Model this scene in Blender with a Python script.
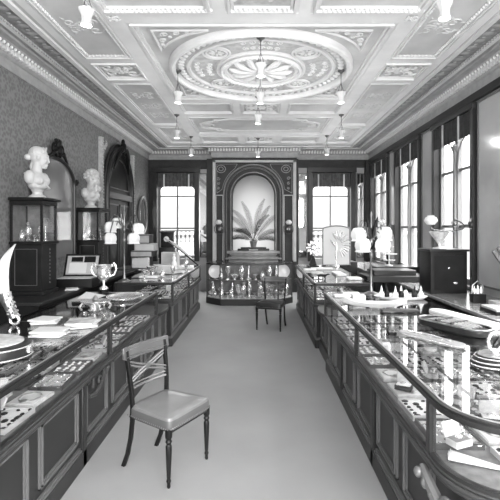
import bpy, bmesh, math, random
from math import pi, sin, cos, radians as R
from mathutils import Vector, Matrix, noise
random.seed(7)
for o in list(bpy.data.objects): bpy.data.objects.remove(o)
S = bpy.context.scene
col = S.collection
# ------------------------------------------------------------------ camera, light, exposure
EYE = 1.68; F = 430.0
cam = bpy.data.cameras.new('camera'); camo = bpy.data.objects.new('camera', cam); col.objects.link(camo)
camo.location = (0, 0, EYE); camo.rotation_euler = (pi/2, 0, 0)
cam.sensor_width = 36; cam.lens = F/500*36; cam.shift_x = -8/500; cam.shift_y = -21/500
cam.clip_start = 0.05
S.camera = camo
S.view_settings.view_transform = 'Standard'; S.view_settings.look = 'None'
S.view_settings.gamma = 1; S.view_settings.use_curve_mapping = False
S.view_settings.exposure = 1.42
SKY0, SKY1 = .44, 10.5
W = bpy.data.worlds.new('sky'); S.world = W; W.use_nodes = True
W.node_tree.nodes['Background'].inputs[0].default_value = (1, 1, 1, 1)
W.node_tree.nodes['Background'].inputs[1].default_value = 1.0
_n = W.node_tree.nodes; _l = W.node_tree.links                      # overcast sky: brighter towards the zenith, pale street below
_tc = _n.new('ShaderNodeTexCoord'); _sx = _n.new('ShaderNodeSeparateXYZ'); _rp = _n.new('ShaderNodeMapRange')
_rp.inputs['From Min'].default_value = .05; _rp.inputs['From Max'].default_value = .8; _rp.inputs['To Min'].default_value = SKY0; _rp.inputs['To Max'].default_value = SKY1
_l.new(_tc.outputs['Generated'], _sx.inputs[0]); _l.new(_sx.outputs['Z'], _rp.inputs['Value']); _l.new(_rp.outputs[0], _n['Background'].inputs[1])
def area(name, loc, rot, sx, sy, power, portal=False):
    l = bpy.data.lights.new(name, 'AREA'); l.shape = 'RECTANGLE'; l.size = sx; l.size_y = sy; l.energy = power
    if portal: l.cycles.is_portal = True
    o = bpy.data.objects.new(name, l); o.location = loc; o.rotation_euler = rot; col.objects.link(o); return o
XL, XR, YB, YF, ZC = -3.0, 3.05, 11.8, -2.6, 3.85
WINR = [(-1.9, -.5), (0.3, 1.9), (2.6, 4.4), (5.99, 7.37), (8.0, 9.43), (9.97, 11.4)]  # the three nearest are unseen openings added to let in more daylight
WZ0, WZ1 = 0.87, 3.36
BW = [(-2.78, -1.70), (1.46, 2.56)]
# daylight of the shop front behind the camera
area('shop_front_daylight', (.9, YF+.1, 2.2), (R(105), 0, R(10)), 3.6, 2.6, 210)
for a, b in WINR:
    area('portal', (XR+.2, (a+b)/2, (WZ0+WZ1)/2), (0, R(90), 0), WZ1-WZ0, b-a, 1, True)
for a, b in BW:
    area('portal', ((a+b)/2, YB+.2, 2.0), (R(-90), 0, 0), b-a, 2.4, 1, True)

# ------------------------------------------------------------------ materials
MATS = {}
def mat(name, v, rough=.5, metal=0, var=0, scale=8, bump=0, bscale=40, coat=0, kind='noise', stretch=(1,1,1), emit=0, spec=.5):
    if name in MATS: return MATS[name]
    m = bpy.data.materials.new(name); m.use_nodes = True; nt = m.node_tree; b = nt.nodes['Principled BSDF']
    b.inputs['Roughness'].default_value = rough; b.inputs['Metallic'].default_value = metal
    b.inputs['Coat Weight'].default_value = coat; b.inputs['Coat Roughness'].default_value = .12
    b.inputs['Specular IOR Level'].default_value = spec
    tc = nt.nodes.new('ShaderNodeTexCoord'); mp = nt.nodes.new('ShaderNodeMapping'); mp.inputs['Scale'].default_value = stretch
    nt.links.new(tc.outputs['Object'], mp.inputs[0])
    if kind == 'noise':
        t = nt.nodes.new('ShaderNodeTexNoise'); t.inputs['Scale'].default_value = scale; t.inputs['Detail'].default_value = 5; out = t.outputs['Fac']
    elif kind == 'voronoi':
        t = nt.nodes.new('ShaderNodeTexVoronoi'); t.inputs['Scale'].default_value = scale; out = t.outputs['Distance']
    nt.links.new(mp.outputs[0], t.inputs['Vector'])
    r = nt.nodes.new('ShaderNodeValToRGB')
    lo = max(0, v*(1-var)); hi = min(1, v*(1+var))
    r.color_ramp.elements[0].color = (lo, lo, lo, 1); r.color_ramp.elements[1].color = (hi, hi, hi, 1)
    r.color_ramp.elements[0].position = .3; r.color_ramp.elements[1].position = .7
    nt.links.new(out, r.inputs[0]); nt.links.new(r.outputs[0], b.inputs['Base Color'])
    if bump:
        n = nt.nodes.new('ShaderNodeTexNoise'); n.inputs['Scale'].default_value = bscale; n.inputs['Detail'].default_value = 3
        nt.links.new(mp.outputs[0], n.inputs['Vector'])
        bp = nt.nodes.new('ShaderNodeBump'); bp.inputs['Strength'].default_value = bump; bp.inputs['Distance'].default_value = .01
        nt.links.new(n.outputs['Fac'], bp.inputs['Height']); nt.links.new(bp.outputs[0], b.inputs['Normal'])
    if emit:
        b.inputs['Emission Color'].default_value = (1, 1, 1, 1); b.inputs['Emission Strength'].default_value = emit
    MATS[name] = m; return m
wood = mat('dark_wood', .022, .36, 0, .15, 2, spec=.35)
woodm = mat('wood_panel', .045, .38, 0, .1, 2, spec=.4)
woodl = mat('wood_moulding', .11, .35, 0, .05, 2, coat=.1)
ebony = mat('ebony', .010, .45, 0, .3, 6, spec=.22)
plaster = mat('ceiling_plaster', .80, .75, 0, .06, 3, .04, 50)
plasterd = mat('ceiling_panel_paint', .60, .75, 0, .12, 2.6, .03, 30)
plasterm = mat('moulding_paint', .74, .6, 0, .06, 5)
cornm = mat('cornice_paint', .36, .6, 0, .12, 9, .15, 60)
cornd = mat('cornice_band_paint', .28, .6, 0, .25, 22, .2, 60)
reliefm = mat('relief_ground', .52, .7, 0, .2, 14)
gold = mat('gilt_moulding', .55, .4, .3, .15, 20)
wallp = mat('damask_wallpaper', .18, .6, 0, .22, 24, .12, 60, kind='voronoi')
wallg = mat('wall_paint', .36, .6, 0, .08, 3)
darkwall = mat('dark_wall_panelling', .03, .55, 0, .25, 5, spec=.3)
carpet = mat('carpet', .30, .95, 0, .07, 1.3, .35, 260)
silver = mat('silver', .88, .2, .78, .06, 12)
silverd = mat('oxidised_silver', .5, .3, 1, .35, 30)
brass = mat('dark_brass', .16, .35, .8, .3, 10)
brassl = mat('bright_brass', .25, .3, .8, .2, 10)
marble = mat('white_marble', .58, .45, 0, .05, 4)
marbleg = mat('grey_marble', .26, .3, 0, .25, 6, coat=.4)
marbled = mat('dark_marble', .07, .2, 0, .5, 5, coat=.5)
paper = mat('paper', .66, .7, 0, .06, 6)
paperg = mat('grey_paper', .45, .7, 0, .15, 6)
cloth = mat('dark_cloth', .035, .9, 0, .3, 12)
clothl = mat('pale_cloth', .6, .9, 0, .1, 12)
velvetd = mat('dark_velvet', .2, .8, 0, .3, 20)
velvetm = mat('grey_velvet', .5, .8, 0, .25, 20)
velvetl = mat('pale_velvet', .78, .8, 0, .1, 20)
leather = mat('seat_leather', .17, .36, 0, .15, 5, .06, 120, coat=.15)
leatherd = mat('black_leather', .02, .4, 0, .3, 12, .1, 120, spec=.35)
leaf = mat('palm_leaf', .014, .5, 0, .3, 10)
china = mat('white_china', .85, .2, 0, .03, 5)
shadem = mat('white_glass_shade', .62, .3, 0, .02, 5)
shadew = mat('ruffled_glass', .8, .35, 0, .03, 9)
ivory = mat('ivory', .6, .35, 0, .06, 5)
stone = mat('pale_stone', .22, .8, 0, .1, 2)
iron = mat('iron', .03, .5, .2, .1, 5)
def glassmat(name, rough, tint, f0=.04, mult=1.0):
    m = bpy.data.materials.new(name); m.use_nodes = True; nt = m.node_tree
    for n in list(nt.nodes): nt.nodes.remove(n)
    o = nt.nodes.new('ShaderNodeOutputMaterial'); mx = nt.nodes.new('ShaderNodeMixShader')
    t = nt.nodes.new('ShaderNodeBsdfTransparent'); t.inputs[0].default_value = (tint, tint, tint, 1)
    g = nt.nodes.new('ShaderNodeBsdfGlossy'); g.inputs['Roughness'].default_value = rough
    fr = nt.nodes.new('ShaderNodeFresnel'); fr.inputs[0].default_value = 1.5
    ge = nt.nodes.new('ShaderNodeNewGeometry'); io = nt.nodes.new('ShaderNodeMapRange')      # same reflectance from both faces of the pane
    io.inputs['To Min'].default_value = 1.5; io.inputs['To Max'].default_value = 1/1.5
    nt.links.new(ge.outputs['Backfacing'], io.inputs['Value']); nt.links.new(io.outputs[0], fr.inputs[0])
    ml = nt.nodes.new('ShaderNodeMath'); ml.operation = 'MULTIPLY'; ml.inputs[1].default_value = mult; ml.use_clamp = True
    nt.links.new(fr.outputs[0], ml.inputs[0]); nt.links.new(ml.outputs[0], mx.inputs[0])
    nt.links.new(t.outputs[0], mx.inputs[1]); nt.links.new(g.outputs[0], mx.inputs[2]); nt.links.new(mx.outputs[0], o.inputs[0])
    return m
glass = glassmat('plate_glass', .02, .96, mult=1.3)
wglass = glassmat('window_glass', .0, .98, mult=.2)
mirror = mat('mirror_glass', .72, .03, 1, .02, 2)
mirrord = mat('old_mirror_glass', .42, .08, 1, .15, 2)
archm = mat('grey_arch_mirror', .42, .10, .55, .1, 2)  # grey base colour stands in for the soft pale reflection
pierg = mat('pier_glass', .50, .14, .2, .08, 2)  # pale base colour stands in for the lit wall reflected here
fr = bpy.data.materials.new('backlit_niche_pane'); fr.use_nodes = True
nt = fr.node_tree; nt.nodes.remove(nt.nodes['Principled BSDF']); tr = nt.nodes.new('ShaderNodeBsdfTranslucent'); tr.inputs[0].default_value = (.36, .36, .36, 1)
nt.links.new(tr.outputs[0], nt.nodes['Material Output'].inputs[0])

# ------------------------------------------------------------------ helpers
class MB:
    def __init__(s): s.v = []; s.f = []
    def add(s, vs, fs):
        n = len(s.v); s.v += [tuple(v) for v in vs]; s.f += [tuple(i+n for i in f) for f in fs]; return s
    def box(s, x0, x1, y0, y1, z0, z1):
        return s.add([(x0,y0,z0),(x1,y0,z0),(x1,y1,z0),(x0,y1,z0),(x0,y0,z1),(x1,y0,z1),(x1,y1,z1),(x0,y1,z1)],
                     [(0,3,2,1),(4,5,6,7),(0,1,5,4),(1,2,6,5),(2,3,7,6),(3,0,4,7)])
    def rbox(s, x0, x1, y0, y1, z0, z1, r=.01, n=3):      # box with rounded vertical corners and softened top
        pts = []
        for cx, cy, a in ((x1-r,y1-r,0),(x0+r,y1-r,90),(x0+r,y0+r,180),(x1-r,y0+r,270)):
            for k in range(n+1):
                t = R(a+90*k/n); pts.append((cx, cy, cos(t), sin(t)))
        e = min(r*.5, (z1-z0)*.3); rings = []
        for z, q in ((z0, r-e), (z0+e, r), (z1-e, r), (z1, r-e)):
            rings.append([(p[0]+p[2]*q, p[1]+p[3]*q, z) for p in pts])
        return s.loft(rings, caps=True)
    def loft(s, rings, caps=False, closed=True):
        n = len(rings[0]); vs = [p for r in rings for p in r]; fs = []
        for i in range(len(rings)-1):
            for j in range(n if closed else n-1):
                k = (j+1) % n; fs.append((i*n+j, i*n+k, (i+1)*n+k, (i+1)*n+j))
        if caps: fs.append(tuple(range(n-1, -1, -1))); fs.append(tuple(range((len(rings)-1)*n, len(rings)*n)))
        return s.add(vs, fs)
    def lathe(s, prof, c=(0,0,0), n=20, sx=1, sy=1, flute=0, fl=0, rot=None):
        rings = []
        for r, z in prof:
            ring = []
            for k in range(n):
                a = 2*pi*k/n; rr = max(r, .0004)*(1+(flute*cos(fl*a) if fl else 0))
                p = Vector((rr*cos(a)*sx, rr*sin(a)*sy, z))
                if rot is not None: p = rot @ p
                ring.append((p.x+c[0], p.y+c[1], p.z+c[2]))
            rings.append(ring)
        return s.loft(rings, caps=True)
    def ell(s, c, r, n=14, m=9, rot=None):
        prof = [(sin(pi*i/m), -cos(pi*i/m)) for i in range(m+1)]
        rings = []
        for q, z in prof:
            ring = []
            for k in range(n):
                a = 2*pi*k/n; p = Vector((max(q,.01)*cos(a)*r[0], max(q,.01)*sin(a)*r[1], z*r[2]))
                if rot is not None: p = rot @ p
                ring.append((p.x+c[0], p.y+c[1], p.z+c[2]))
            rings.append(ring)
        return s.loft(rings, caps=True)
    def tube(s, pts, rad, n=8, closed=False):
        P = [Vector(p) for p in pts]; N = len(P); rings = []
        rads = rad if isinstance(rad, (list, tuple)) else [rad]*N
        up = None
        for i in range(N):
            if closed: d = (P[(i+1) % N]-P[i-1])
            else: d = P[min(i+1, N-1)]-P[max(i-1, 0)]
            d = d.normalized() if d.length > 1e-9 else Vector((0,0,1))
            if up is None: up = Vector((0,0,1)) if abs(d.z) < .9 else Vector((1,0,0))
            a = d.cross(up).normalized() if d.cross(up).length > 1e-4 else d.orthogonal().normalized()
            b = a.cross(d).normalized(); up = b
            rings.append([tuple(P[i]+rads[i]*(cos(2*pi*k/n)*a+sin(2*pi*k/n)*b)) for k in range(n)])
        if closed:
            rings.append(rings[0]); return s.loft(rings)
        return s.loft(rings, caps=True)
    def bar(s, p0, p1, w, h, up=(0,0,1)):                  # rectangular bar between two points
        a = Vector(p0); b = Vector(p1); d = (b-a).normalized(); u = Vector(up)
        x = d.cross(u).normalized(); y = x.cross(d).normalized()
        rings = [[tuple(q+x*sx*w/2+y*sy*h/2) for sx, sy in ((-1,-1),(1,-1),(1,1),(-1,1))] for q in (a, b)]
        return s.loft(rings, caps=True)
    def prism(s, poly, z0, z1):
        return s.loft([[(x,y,z0) for x,y in poly], [(x,y,z1) for x,y in poly]], caps=True)
    def ring(s, outer, inner, z0, z1):
        n = len(outer)
        vs = [(x,y,z) for z in (z0,z1) for P in (outer, inner) for x,y in P]; fs = []
        for j in range(n):
            k = (j+1) % n
            fs += [(j,k,2*n+k,2*n+j),(n+k,n+j,3*n+j,3*n+k),(2*n+j,2*n+k,3*n+k,3*n+j),(k,j,n+j,n+k)]
        return s.add(vs, fs)
    def map(s, fn): s.v = [tuple(fn(Vector(p))) for p in s.v]; return s
    def build(s, name, m, parent=None, world=False, loc=None, smooth=True, ang=38, bevel=0, label=None):
        me = bpy.data.meshes.new(name)
        vs = s.v
        if world and parent is not None:
            L = parent.location; vs = [(x-L.x, y-L.y, z-L.z) for x,y,z in vs]
        me.from_pydata(vs, [], s.f); me.materials.append(m)
        bm = bmesh.new(); bm.from_mesh(me); bmesh.ops.recalc_face_normals(bm, faces=bm.faces); bm.to_mesh(me); bm.free()
        if smooth:
            me.polygons.foreach_set('use_smooth', [True]*len(me.polygons)); me.set_sharp_from_angle(angle=R(ang))
        o = bpy.data.objects.new(name, me); col.objects.link(o)
        if parent is not None: o.parent = parent
        if loc is not None: o.location = loc
        if bevel:
            b = o.modifiers.new('bevel', 'BEVEL'); b.width = bevel; b.segments = 2; b.limit_method = 'ANGLE'
        if label: o['label'] = label
        return o
def tag(o, label, cat, group=None, kind=None):
    o['label'] = label; o['category'] = cat
    if group: o['group'] = group
    if kind: o['kind'] = kind
    return o
def thing(name, label, cat, loc=(0,0,0), rz=0, group=None):
    o = bpy.data.objects.new(name, None); o.empty_display_size = .05; col.objects.link(o)
    o.location = loc; o.rotation_euler = (0, 0, rz); return tag(o, label, cat, group)
def struct(name, mb, m, parent=None, **k):
    o = mb.build(name, m, parent, **k)
    if parent is None: o['kind'] = 'structure'
    return o
KIDS = {}
def dup(o, loc, rz=0, label=None, group=None, scale=None, parent=None):
    c = o.copy(); col.objects.link(c)
    if parent is not None: c.parent = parent
    else:
        c.location = loc; c.rotation_euler = (0, 0, rz)
        if scale: c.scale = (scale,)*3 if not isinstance(scale, tuple) else scale
        if label: c['label'] = label
        if group: c['group'] = group
    for ch in [q for q in bpy.data.objects if q.parent == o]:
        dup(ch, None, parent=c)
    return c
def frame_xy(mb, x0, x1, y0, y1, z, w, h, gap=0):          # moulded rectangular frame hanging below z
    for a, b in ((0, h*.5), (w*.3, h), (w*.65, h*.45)):
        o = [(x0+a,y0+a),(x1-a,y0+a),(x1-a,y1-a),(x0+a,y1-a)]; q = w*.3
        i = [(x0+a+q,y0+a+q),(x1-a-q,y0+a+q),(x1-a-q,y1-a-q),(x0+a+q,y1-a-q)]
        mb.ring(o, i, z-b, z)
    return mb
def beads(mb, p0, p1, step, r, squash=1):
    a = Vector(p0); b = Vector(p1); n = max(1, int((b-a).length/step))
    for i in range(n+1):
        mb.ell(a.lerp(b, i/n), (r, r, r*squash), 6, 4)
def sweep_profile(prof, poly, m, name, structure=True):
    # poly: closed CCW room outline; prof: (d inward, z)
    n = len(poly); mb = MB(); rings = []
    for d, z in prof:
        ring = []
        for i in range(n):
            p0, p1, p2 = Vector(poly[i-1]), Vector(poly[i]), Vector(poly[(i+1) % n])
            e1 = (p1-p0).normalized(); e2 = (p2-p1).normalized()
            n1 = Vector((-e1.y, e1.x)); n2 = Vector((-e2.y, e2.x))
            q = p1 + (n1+n2)*d/(1+n1.dot(n2)); ring.append((q.x, q.y, z))
        rings.append(ring)
    mb.loft(rings)
    return struct(name, mb, m, ang=20)
def scroll(cx, cy, r, turns=1.6, a0=0, d=1, n=26):
    return [(cx+r*(1-.85*i/n)*cos(a0+d*2*pi*turns*i/n), cy+r*(1-.85*i/n)*sin(a0+d*2*pi*turns*i/n)) for i in range(n+1)]

# ------------------------------------------------------------------ room shell
BX0, BX1, BYF = -1.22, 1.03, 11.4
struct('floor', MB().box(XL-.3, XR+.3, YF, YB+.3, -.1, 0), carpet)
ceiling = struct('ceiling', MB().box(XL-.3, XR+.3, YF, YB+.3, ZC, ZC+.1), plasterd)
struct('wall_left', MB().box(XL-.3, XL, YF, YB+.3, 0, ZC), wallp)
mb = MB(); ys = [YF]+[q for w in WINR for q in w]+[YB+.3]
for i in range(0, len(ys), 2): mb.box(XR, XR+.11, ys[i], ys[i+1], 0, ZC)
for a, b in WINR: mb.box(XR, XR+.11, a, b, 0, WZ0); mb.box(XR, XR+.11, a, b, WZ1, ZC)
struct('wall_right', mb, wallg)
mb = MB(); NX = -.12; NR = .585; NS = 2.58; NB = 1.10
xs = [XL, BW[0][0], BW[0][1], BX0, BX1, BW[1][0], BW[1][1], XR]
mb.box(xs[0], xs[1], YB, YB+.3, 0, ZC); mb.box(xs[2], xs[3], YB, YB+.3, 0, ZC); mb.box(xs[4], xs[5], YB, YB+.3, 0, ZC); mb.box(xs[6], xs[7], YB, YB+.3, 0, ZC)
for a, b in BW: mb.box(a, b, YB, YB+.3, 0, WZ0); mb.box(a, b, YB, YB+.3, 3.22, ZC)
struct('wall_back', mb, wallg)
mb = MB(); mb.box(XL-.3, XL+.4, YF-.3, YF, 0, ZC); mb.box(XR-.4, XR+.3, YF-.3, YF, 0, ZC); mb.box(XL+.4, XR-.4, YF-.3, YF, 3.6, ZC); mb.box(XL+.4, XR-.4, YF-.3, YF, 0, .9)
struct('wall_front', mb, wallg)

def arch_face(mb, x0, x1, z0, z1, cx, r, zs, zb, yf, yb, n=24, rz=None):
    rz = rz or r
    inner = [(cx-r, zb)] + [(cx-r*cos(pi*i/n), zs+rz*sin(pi*i/n)) for i in range(n+1)] + [(cx+r, zb)]
    outer = []
    for i, (x, z) in enumerate(inner):
        if i == 0: outer.append((x0, zb))
        elif i == len(inner)-1: outer.append((x1, zb))
        else:
            a = pi*(i-1)/n; dx, dz = -cos(a), sin(a)
            t = min((x1-cx if dx > 0 else cx-x0)/max(abs(dx), 1e-6), (z1-zs)/max(dz, 1e-6))
            outer.append((cx+dx*t, zs+dz*t))
    # insert corners
    N = len(inner); vs = []; fs = []
    for y in (yf, yb):
        vs += [(x, y, z) for x, z in inner] + [(x, y, z) for x, z in outer]
    for y_i in (0, 1):
        o = y_i*2*N
        for i in range(N-1): fs.append((o+i, o+i+1, o+N+i+1, o+N+i))
    for i in range(N-1): fs.append((i, 2*N+i, 2*N+i+1, i+1))
    for i in range(N-1): fs.append((N+i, N+i+1, 3*N+i+1, 3*N+i))
    mb.add(vs, fs)
    # corner fills
    for sx, X in ((-1, x0), (1, x1)):
        for i in range(N-1):
            a, b = outer[i], outer[i+1]
            if abs(a[0]-b[0]) > 1e-5 and abs(a[1]-b[1]) > 1e-5:
                mb.add([(a[0],yf,a[1]),(b[0],yf,b[1]),((a[0] if abs(a[0]-X)<1e-4 else b[0]),yf,z1)], [(0,1,2)]) if (abs(a[0]-X)<1e-4 or abs(b[0]-X)<1e-4) else None
    if zb > z0: mb.box(x0, x1, yf, yb, z0, zb)
    return mb
# chimney breast with an arched niche
mb = arch_face(MB(), BX0, BX1, 0, ZC, NX, NR, NS, NB, BYF, YB+.3)
struct('wall_niche', mb, darkwall, smooth=False)
def arch_band(mb, cx, r0, r1, zs, zb, y0, y1, n=28, rzk=1):
    inner = [(cx-r0, zb)] + [(cx-r0*cos(pi*i/n), zs+r0*rzk*sin(pi*i/n)) for i in range(n+1)] + [(cx+r0, zb)]
    d = r1-r0
    outer = [(cx-r1, zb)] + [(cx-r1*cos(pi*i/n), zs+(r0*rzk+d)*sin(pi*i/n)) for i in range(n+1)] + [(cx+r1, zb)]
    N = len(inner); vs = [(x,y,z) for y in (y0,y1) for P in (inner,outer) for x,z in P]; fs = []
    for i in range(N-1):
        fs += [(i,i+1,N+i+1,N+i),(2*N+i,2*N+i+1,3*N+i+1,3*N+i),(i,2*N+i,2*N+i+1,i+1),(N+i,N+i+1,3*N+i+1,3*N+i)]
    return mb.add(vs, fs)
mb = MB(); arch_band(mb, NX, .765, .80, NS+.02, .82, BYF-.06, BYF+.01); arch_band(mb, NX, .585, .61, NS, 1.1, BYF-.03, BYF+.01)
struct('trim_1', mb, woodl, ang=30)
mb = MB(); arch_band(mb, NX, .70, .735, NS+.01, .82, BYF-.045, BYF+.01)
struct('trim_2', mb, woodm, ang=30)
# pale outer frame lines and lower panels of the breast
mb = MB()
mb.box(BX0+.02, BX0+.10, BYF-.05, BYF, .82, 3.50); mb.box(BX1-.10, BX1-.02, BYF-.05, BYF, .82, 3.50); mb.box(BX0+.02, BX1-.02, BYF-.05, BYF, 3.44, 3.50)
for a, b in ((BX0+.10, -.92), (.68, BX1-.10)):
    mb.box(a, b, BYF-.035, BYF, 2.56, 2.585)
    mb.box(a+.0, a+.02, BYF-.03, BYF, .85, 2.56); mb.box(b-.02, b, BYF-.03, BYF, .85, 2.56)
struct('trim_3', mb, mat('pale_stone_trim', .45, .4, 0, .1, 6), bevel=.004)
mb = MB()
for s, cx in ((-1, -.98), (1, .74)):                          # spandrel frames with a roundel and scrolls
    X0, X1 = (BX0+.13, -.55) if s < 0 else (.32, BX1-.13)
    mb.tube([(cx+.12*cos(a*pi/10), BYF-.02, 3.27+.10*sin(a*pi/10)) for a in range(20)], .010, 5, True)
    mb.tube([(cx+.06*cos(a*pi/10), BYF-.02, 3.27+.05*sin(a*pi/10)) for a in range(20)], .010, 5, True)
    e = X0 if s < 0 else X1; f2 = X1 if s < 0 else X0
    mb.tube([(e, BYF-.012, 2.63), (e, BYF-.012, 3.40), (f2, BYF-.012, 3.40)], .008, 4)
    mb.tube([(e, BYF-.012, 2.63)]+[(NX+s*.84*cos(t*pi/20), BYF-.012, NS+.02+.84*sin(t*pi/20)) for t in range(1, 7)]+[(f2, BYF-.012, 3.40)], .008, 4)
    for q in range(3): mb.tube([(x, BYF-.015, z) for x, z in scroll(cx+s*.07, 3.02-.13*q, .05-.008*q, 1.4, q, s)], .008, 4)
struct('trim_4', mb, mat('spandrel_inlay', .3, .5))

# cornice following the walls and the breast
poly = [(XL,YF),(XR,YF),(XR,YB),(BX1,YB),(BX1,BYF),(BX0,BYF),(BX0,YB),(XL,YB)]
sweep_profile([(0,3.57),(.03,3.575),(.035,3.60),(.02,3.61),(.02,3.70),(.045,3.71),(.06,3.725)], poly, cornm, 'trim_5')
sweep_profile([(.06,3.725),(.07,3.74),(.07,3.79),(.15,3.80),(.17,3.815),(.24,3.82),(.26,3.835),(.30,3.84),(.31,3.85)], poly, cornm, 'trim_6')
mb = MB()
def dent(x0, y0, x1, y1, nx, ny):
    L = math.hypot(x1-x0, y1-y0); n = int(L/.075)
    for i in range(n):
        t = (i+.5)/n; x = x0+(x1-x0)*t+nx*.095; y = y0+(y1-y0)*t+ny*.095
        mb.box(x-.022, x+.022, y-.022, y+.022, 3.735, 3.79)
        mb.ell((x+nx*.05, y+ny*.05, 3.785), (.02, .02, .022), 6, 4)
dent(XL, .5, XL, YB-.15, 1, 0); dent(XR, .5, XR, YB-.15, -1, 0)
dent(XL+.1, YB, BX0-.1, YB, 0, -1); dent(BX1+.1, YB, XR-.1, YB, 0, -1); dent(BX0-.1, BYF, BX1+.1, BYF, 0, -1)
struct('trim_7', mb, plasterm)
# ornamented flat bands round the ceiling
def border(d0, d1, z, h, m, name):
    o = [(XL+d0,YF),(XR-d0,YF),(XR-d0,YB-d0),(XL+d0,YB-d0)]; i = [(XL+d1,YF+.1),(XR-d1,YF+.1),(XR-d1,YB-d1),(XL+d1,YB-d1)]
    return struct(name, MB().ring(o, i, z-h, z), m, smooth=False)
border(.33, .39, ZC, .035, plasterm, 'trim_8'); border(.39, .60, ZC, .008, cornd, 'trim_9')
border(.60, .66, ZC, .04, plasterm, 'trim_10'); border(.66, .76, ZC, .012, plasterd, 'trim_11')
mb = MB()
for X, sgn in ((XL, 1), (XR, -1)):
    beads(mb, (X+sgn*.40, .5, ZC-.03), (X+sgn*.40, YB-.5, ZC-.03), .055, .017)
    for k in range(60):                                       # leaf pattern along the band
        y = .8+k*.18
        mb.ell((X+sgn*.50, y, ZC-.008), (.06, .05, .012), 8, 4); mb.ell((X+sgn*.50, y+.09, ZC-.008), (.025, .02, .012), 6, 4)
struct('trim_12', mb, cornm)

# coffered ceiling
CX = .04
def beam(mb, x0, x1, y0, y1, h=.03): mb.box(x0, x1, y0, y1, ZC-h, ZC)
mb = MB()
for s in (-1, 1):
    a, b = sorted((CX+s*1.42, CX+s*1.60)); beam(mb, a, b, 4.27, 10.75)
    a, b = sorted((CX+s*2.22, CX+s*2.32)); beam(mb, a, b, .5, 10.9)
    for y0, y1 in ((5.42, 5.54), (6.17, 6.32), (8.87, 9.05), (10.72, 10.9)):
        a, b = sorted((CX+s*1.60, CX+s*2.22)); beam(mb, a, b, y0, y1)
for y0, y1 in ((4.27, 4.47), (7.12, 7.32), (7.98, 8.2), (9.72, 9.95), (10.65, 10.9)): beam(mb, CX-1.42, CX+1.42, y0, y1)
for s in (-1, 1):
    a, b = sorted((CX+s*.36, CX+s*.48))
    beam(mb, a, b, 7.32, 7.98); beam(mb, a, b, 9.95, 10.65); beam(mb, a, b, .5, 4.27)
mb.build('ceiling_beams', plaster, ceiling)
mb = MB(); mbd = MB()
frame_xy(mb, CX-1.42, CX+1.42, 4.47, 7.12, ZC, .10, .045)
for s in (-1, 1):
    f = lambda p, q: tuple(sorted((CX+s*p, CX+s*q)))
    a, b = f(1.60, 2.22)
    frame_xy(mb, a, b, 5.54, 6.17, ZC, .06, .05); frame_xy(mb, a, b, 6.32, 8.87, ZC, .06, .04); frame_xy(mb, a, b, 9.05, 10.72, ZC, .06, .04)
    frame_xy(mb, a, b, -1, 5.42, ZC, .06, .04)
    beads(mb, (a+.08, 5.34, ZC-.02), (b-.08, 5.34, ZC-.02), .045, .017); beads(mb, (CX+s*1.67, 4.0, ZC-.02), (CX+s*1.67, 5.34, ZC-.02), .045, .017)
    beads(mb, (CX+s*2.15, 1.0, ZC-.02), (CX+s*2.15, 5.34, ZC-.02), .045, .017)
    a, b = f(.48, 1.42)
    frame_xy(mb, a, b, 7.32, 7.98, ZC, .06, .04); frame_xy(mb, a, b, 9.95, 10.65, ZC, .06, .04)
    a, b = f(.48, 1.60)
    frame_xy(mb, a, b, .5, 4.27, ZC, .09, .05); beads(mb, (a+.12, 4.20, ZC-.035), (b-.02, 4.20, ZC-.035), .045, .018)
frame_xy(mb, CX-.36, CX+.36, 7.32, 7.98, ZC, .07, .04); frame_xy(mb, CX-.36, CX+.36, 9.95, 10.65, ZC, .07, .04)
frame_xy(mb, CX-.36, CX+.36, 3.0, 4.27, ZC, .09, .05); beads(mb, (CX-.26, 4.19, ZC-.035), (CX+.26, 4.19, ZC-.035), .045, .018)
frame_xy(mb, CX-1.42, CX+1.42, 8.2, 9.72, ZC, .09, .04)
mb.build('coffer_mouldings', plasterm, ceiling)
# relief ornament: scroll leaves
def leafscrolls(mb, x0, x1, y0, y1, z, r=.012, dens=1.0):
    w = x1-x0; h = y1-y0; cx = (x0+x1)/2; cy = (y0+y1)/2
    for s in (-1, 1):
        for t in (-1, 1):
            nn = max(1, int(w/2/(h*.42)*dens))
            for k in range(nn):
                ccx = cx+s*(w/2)*(k+.62)/nn; rr = min(h*.2, w/nn*.24)
                mb.tube([(px, py, z-.006) for px, py in scroll(ccx, cy+t*h*.22, rr, 1.3, pi*(k % 2), s*t)], r, 5)
                for q in range(3):
                    a = q*2.1+k; mb.ell((ccx+rr*1.25*cos(a), cy+t*h*.22+rr*1.15*sin(a), z-.004), (rr*.42, rr*.2, r), 6, 4, rot=Matrix.Rotation(a, 3, 'Z'))
    for q in range(8):
        a = q*pi/4; mb.ell((cx+h*.13*cos(a), cy+h*.13*sin(a), z-.004), (h*.10, h*.045, r*1.4), 8, 4, rot=Matrix.Rotation(a, 3, 'Z'))
    mb.ell((cx, cy, z-.01), (h*.06, h*.06, r*2), 8, 4)
mb = MB(); gr = MB()
for x0, x1, y0, y1 in ((CX-2.14, CX-1.68, 5.61, 6.10), (CX+1.68, CX+2.14, 5.61, 6.10), (CX-.29, CX+.29, 7.40, 7.90), (CX-.29, CX+.29, 10.05, 10.55), (CX-.28, CX+.28, 3.3, 4.15)):
    gr.box(x0, x1, y0, y1, ZC-.004, ZC); leafscrolls(mb, x0, x1, y0, y1, ZC-.006)
for s in (-1, 1):
    gr.box(*sorted((CX+s*1.46, CX+s*1.56)), 4.30, 4.42, ZC-.034, ZC-.03); leafscrolls(mb, *sorted((CX+s*1.46, CX+s*1.56)), 4.30, 4.42, ZC-.034, .006)
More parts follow.
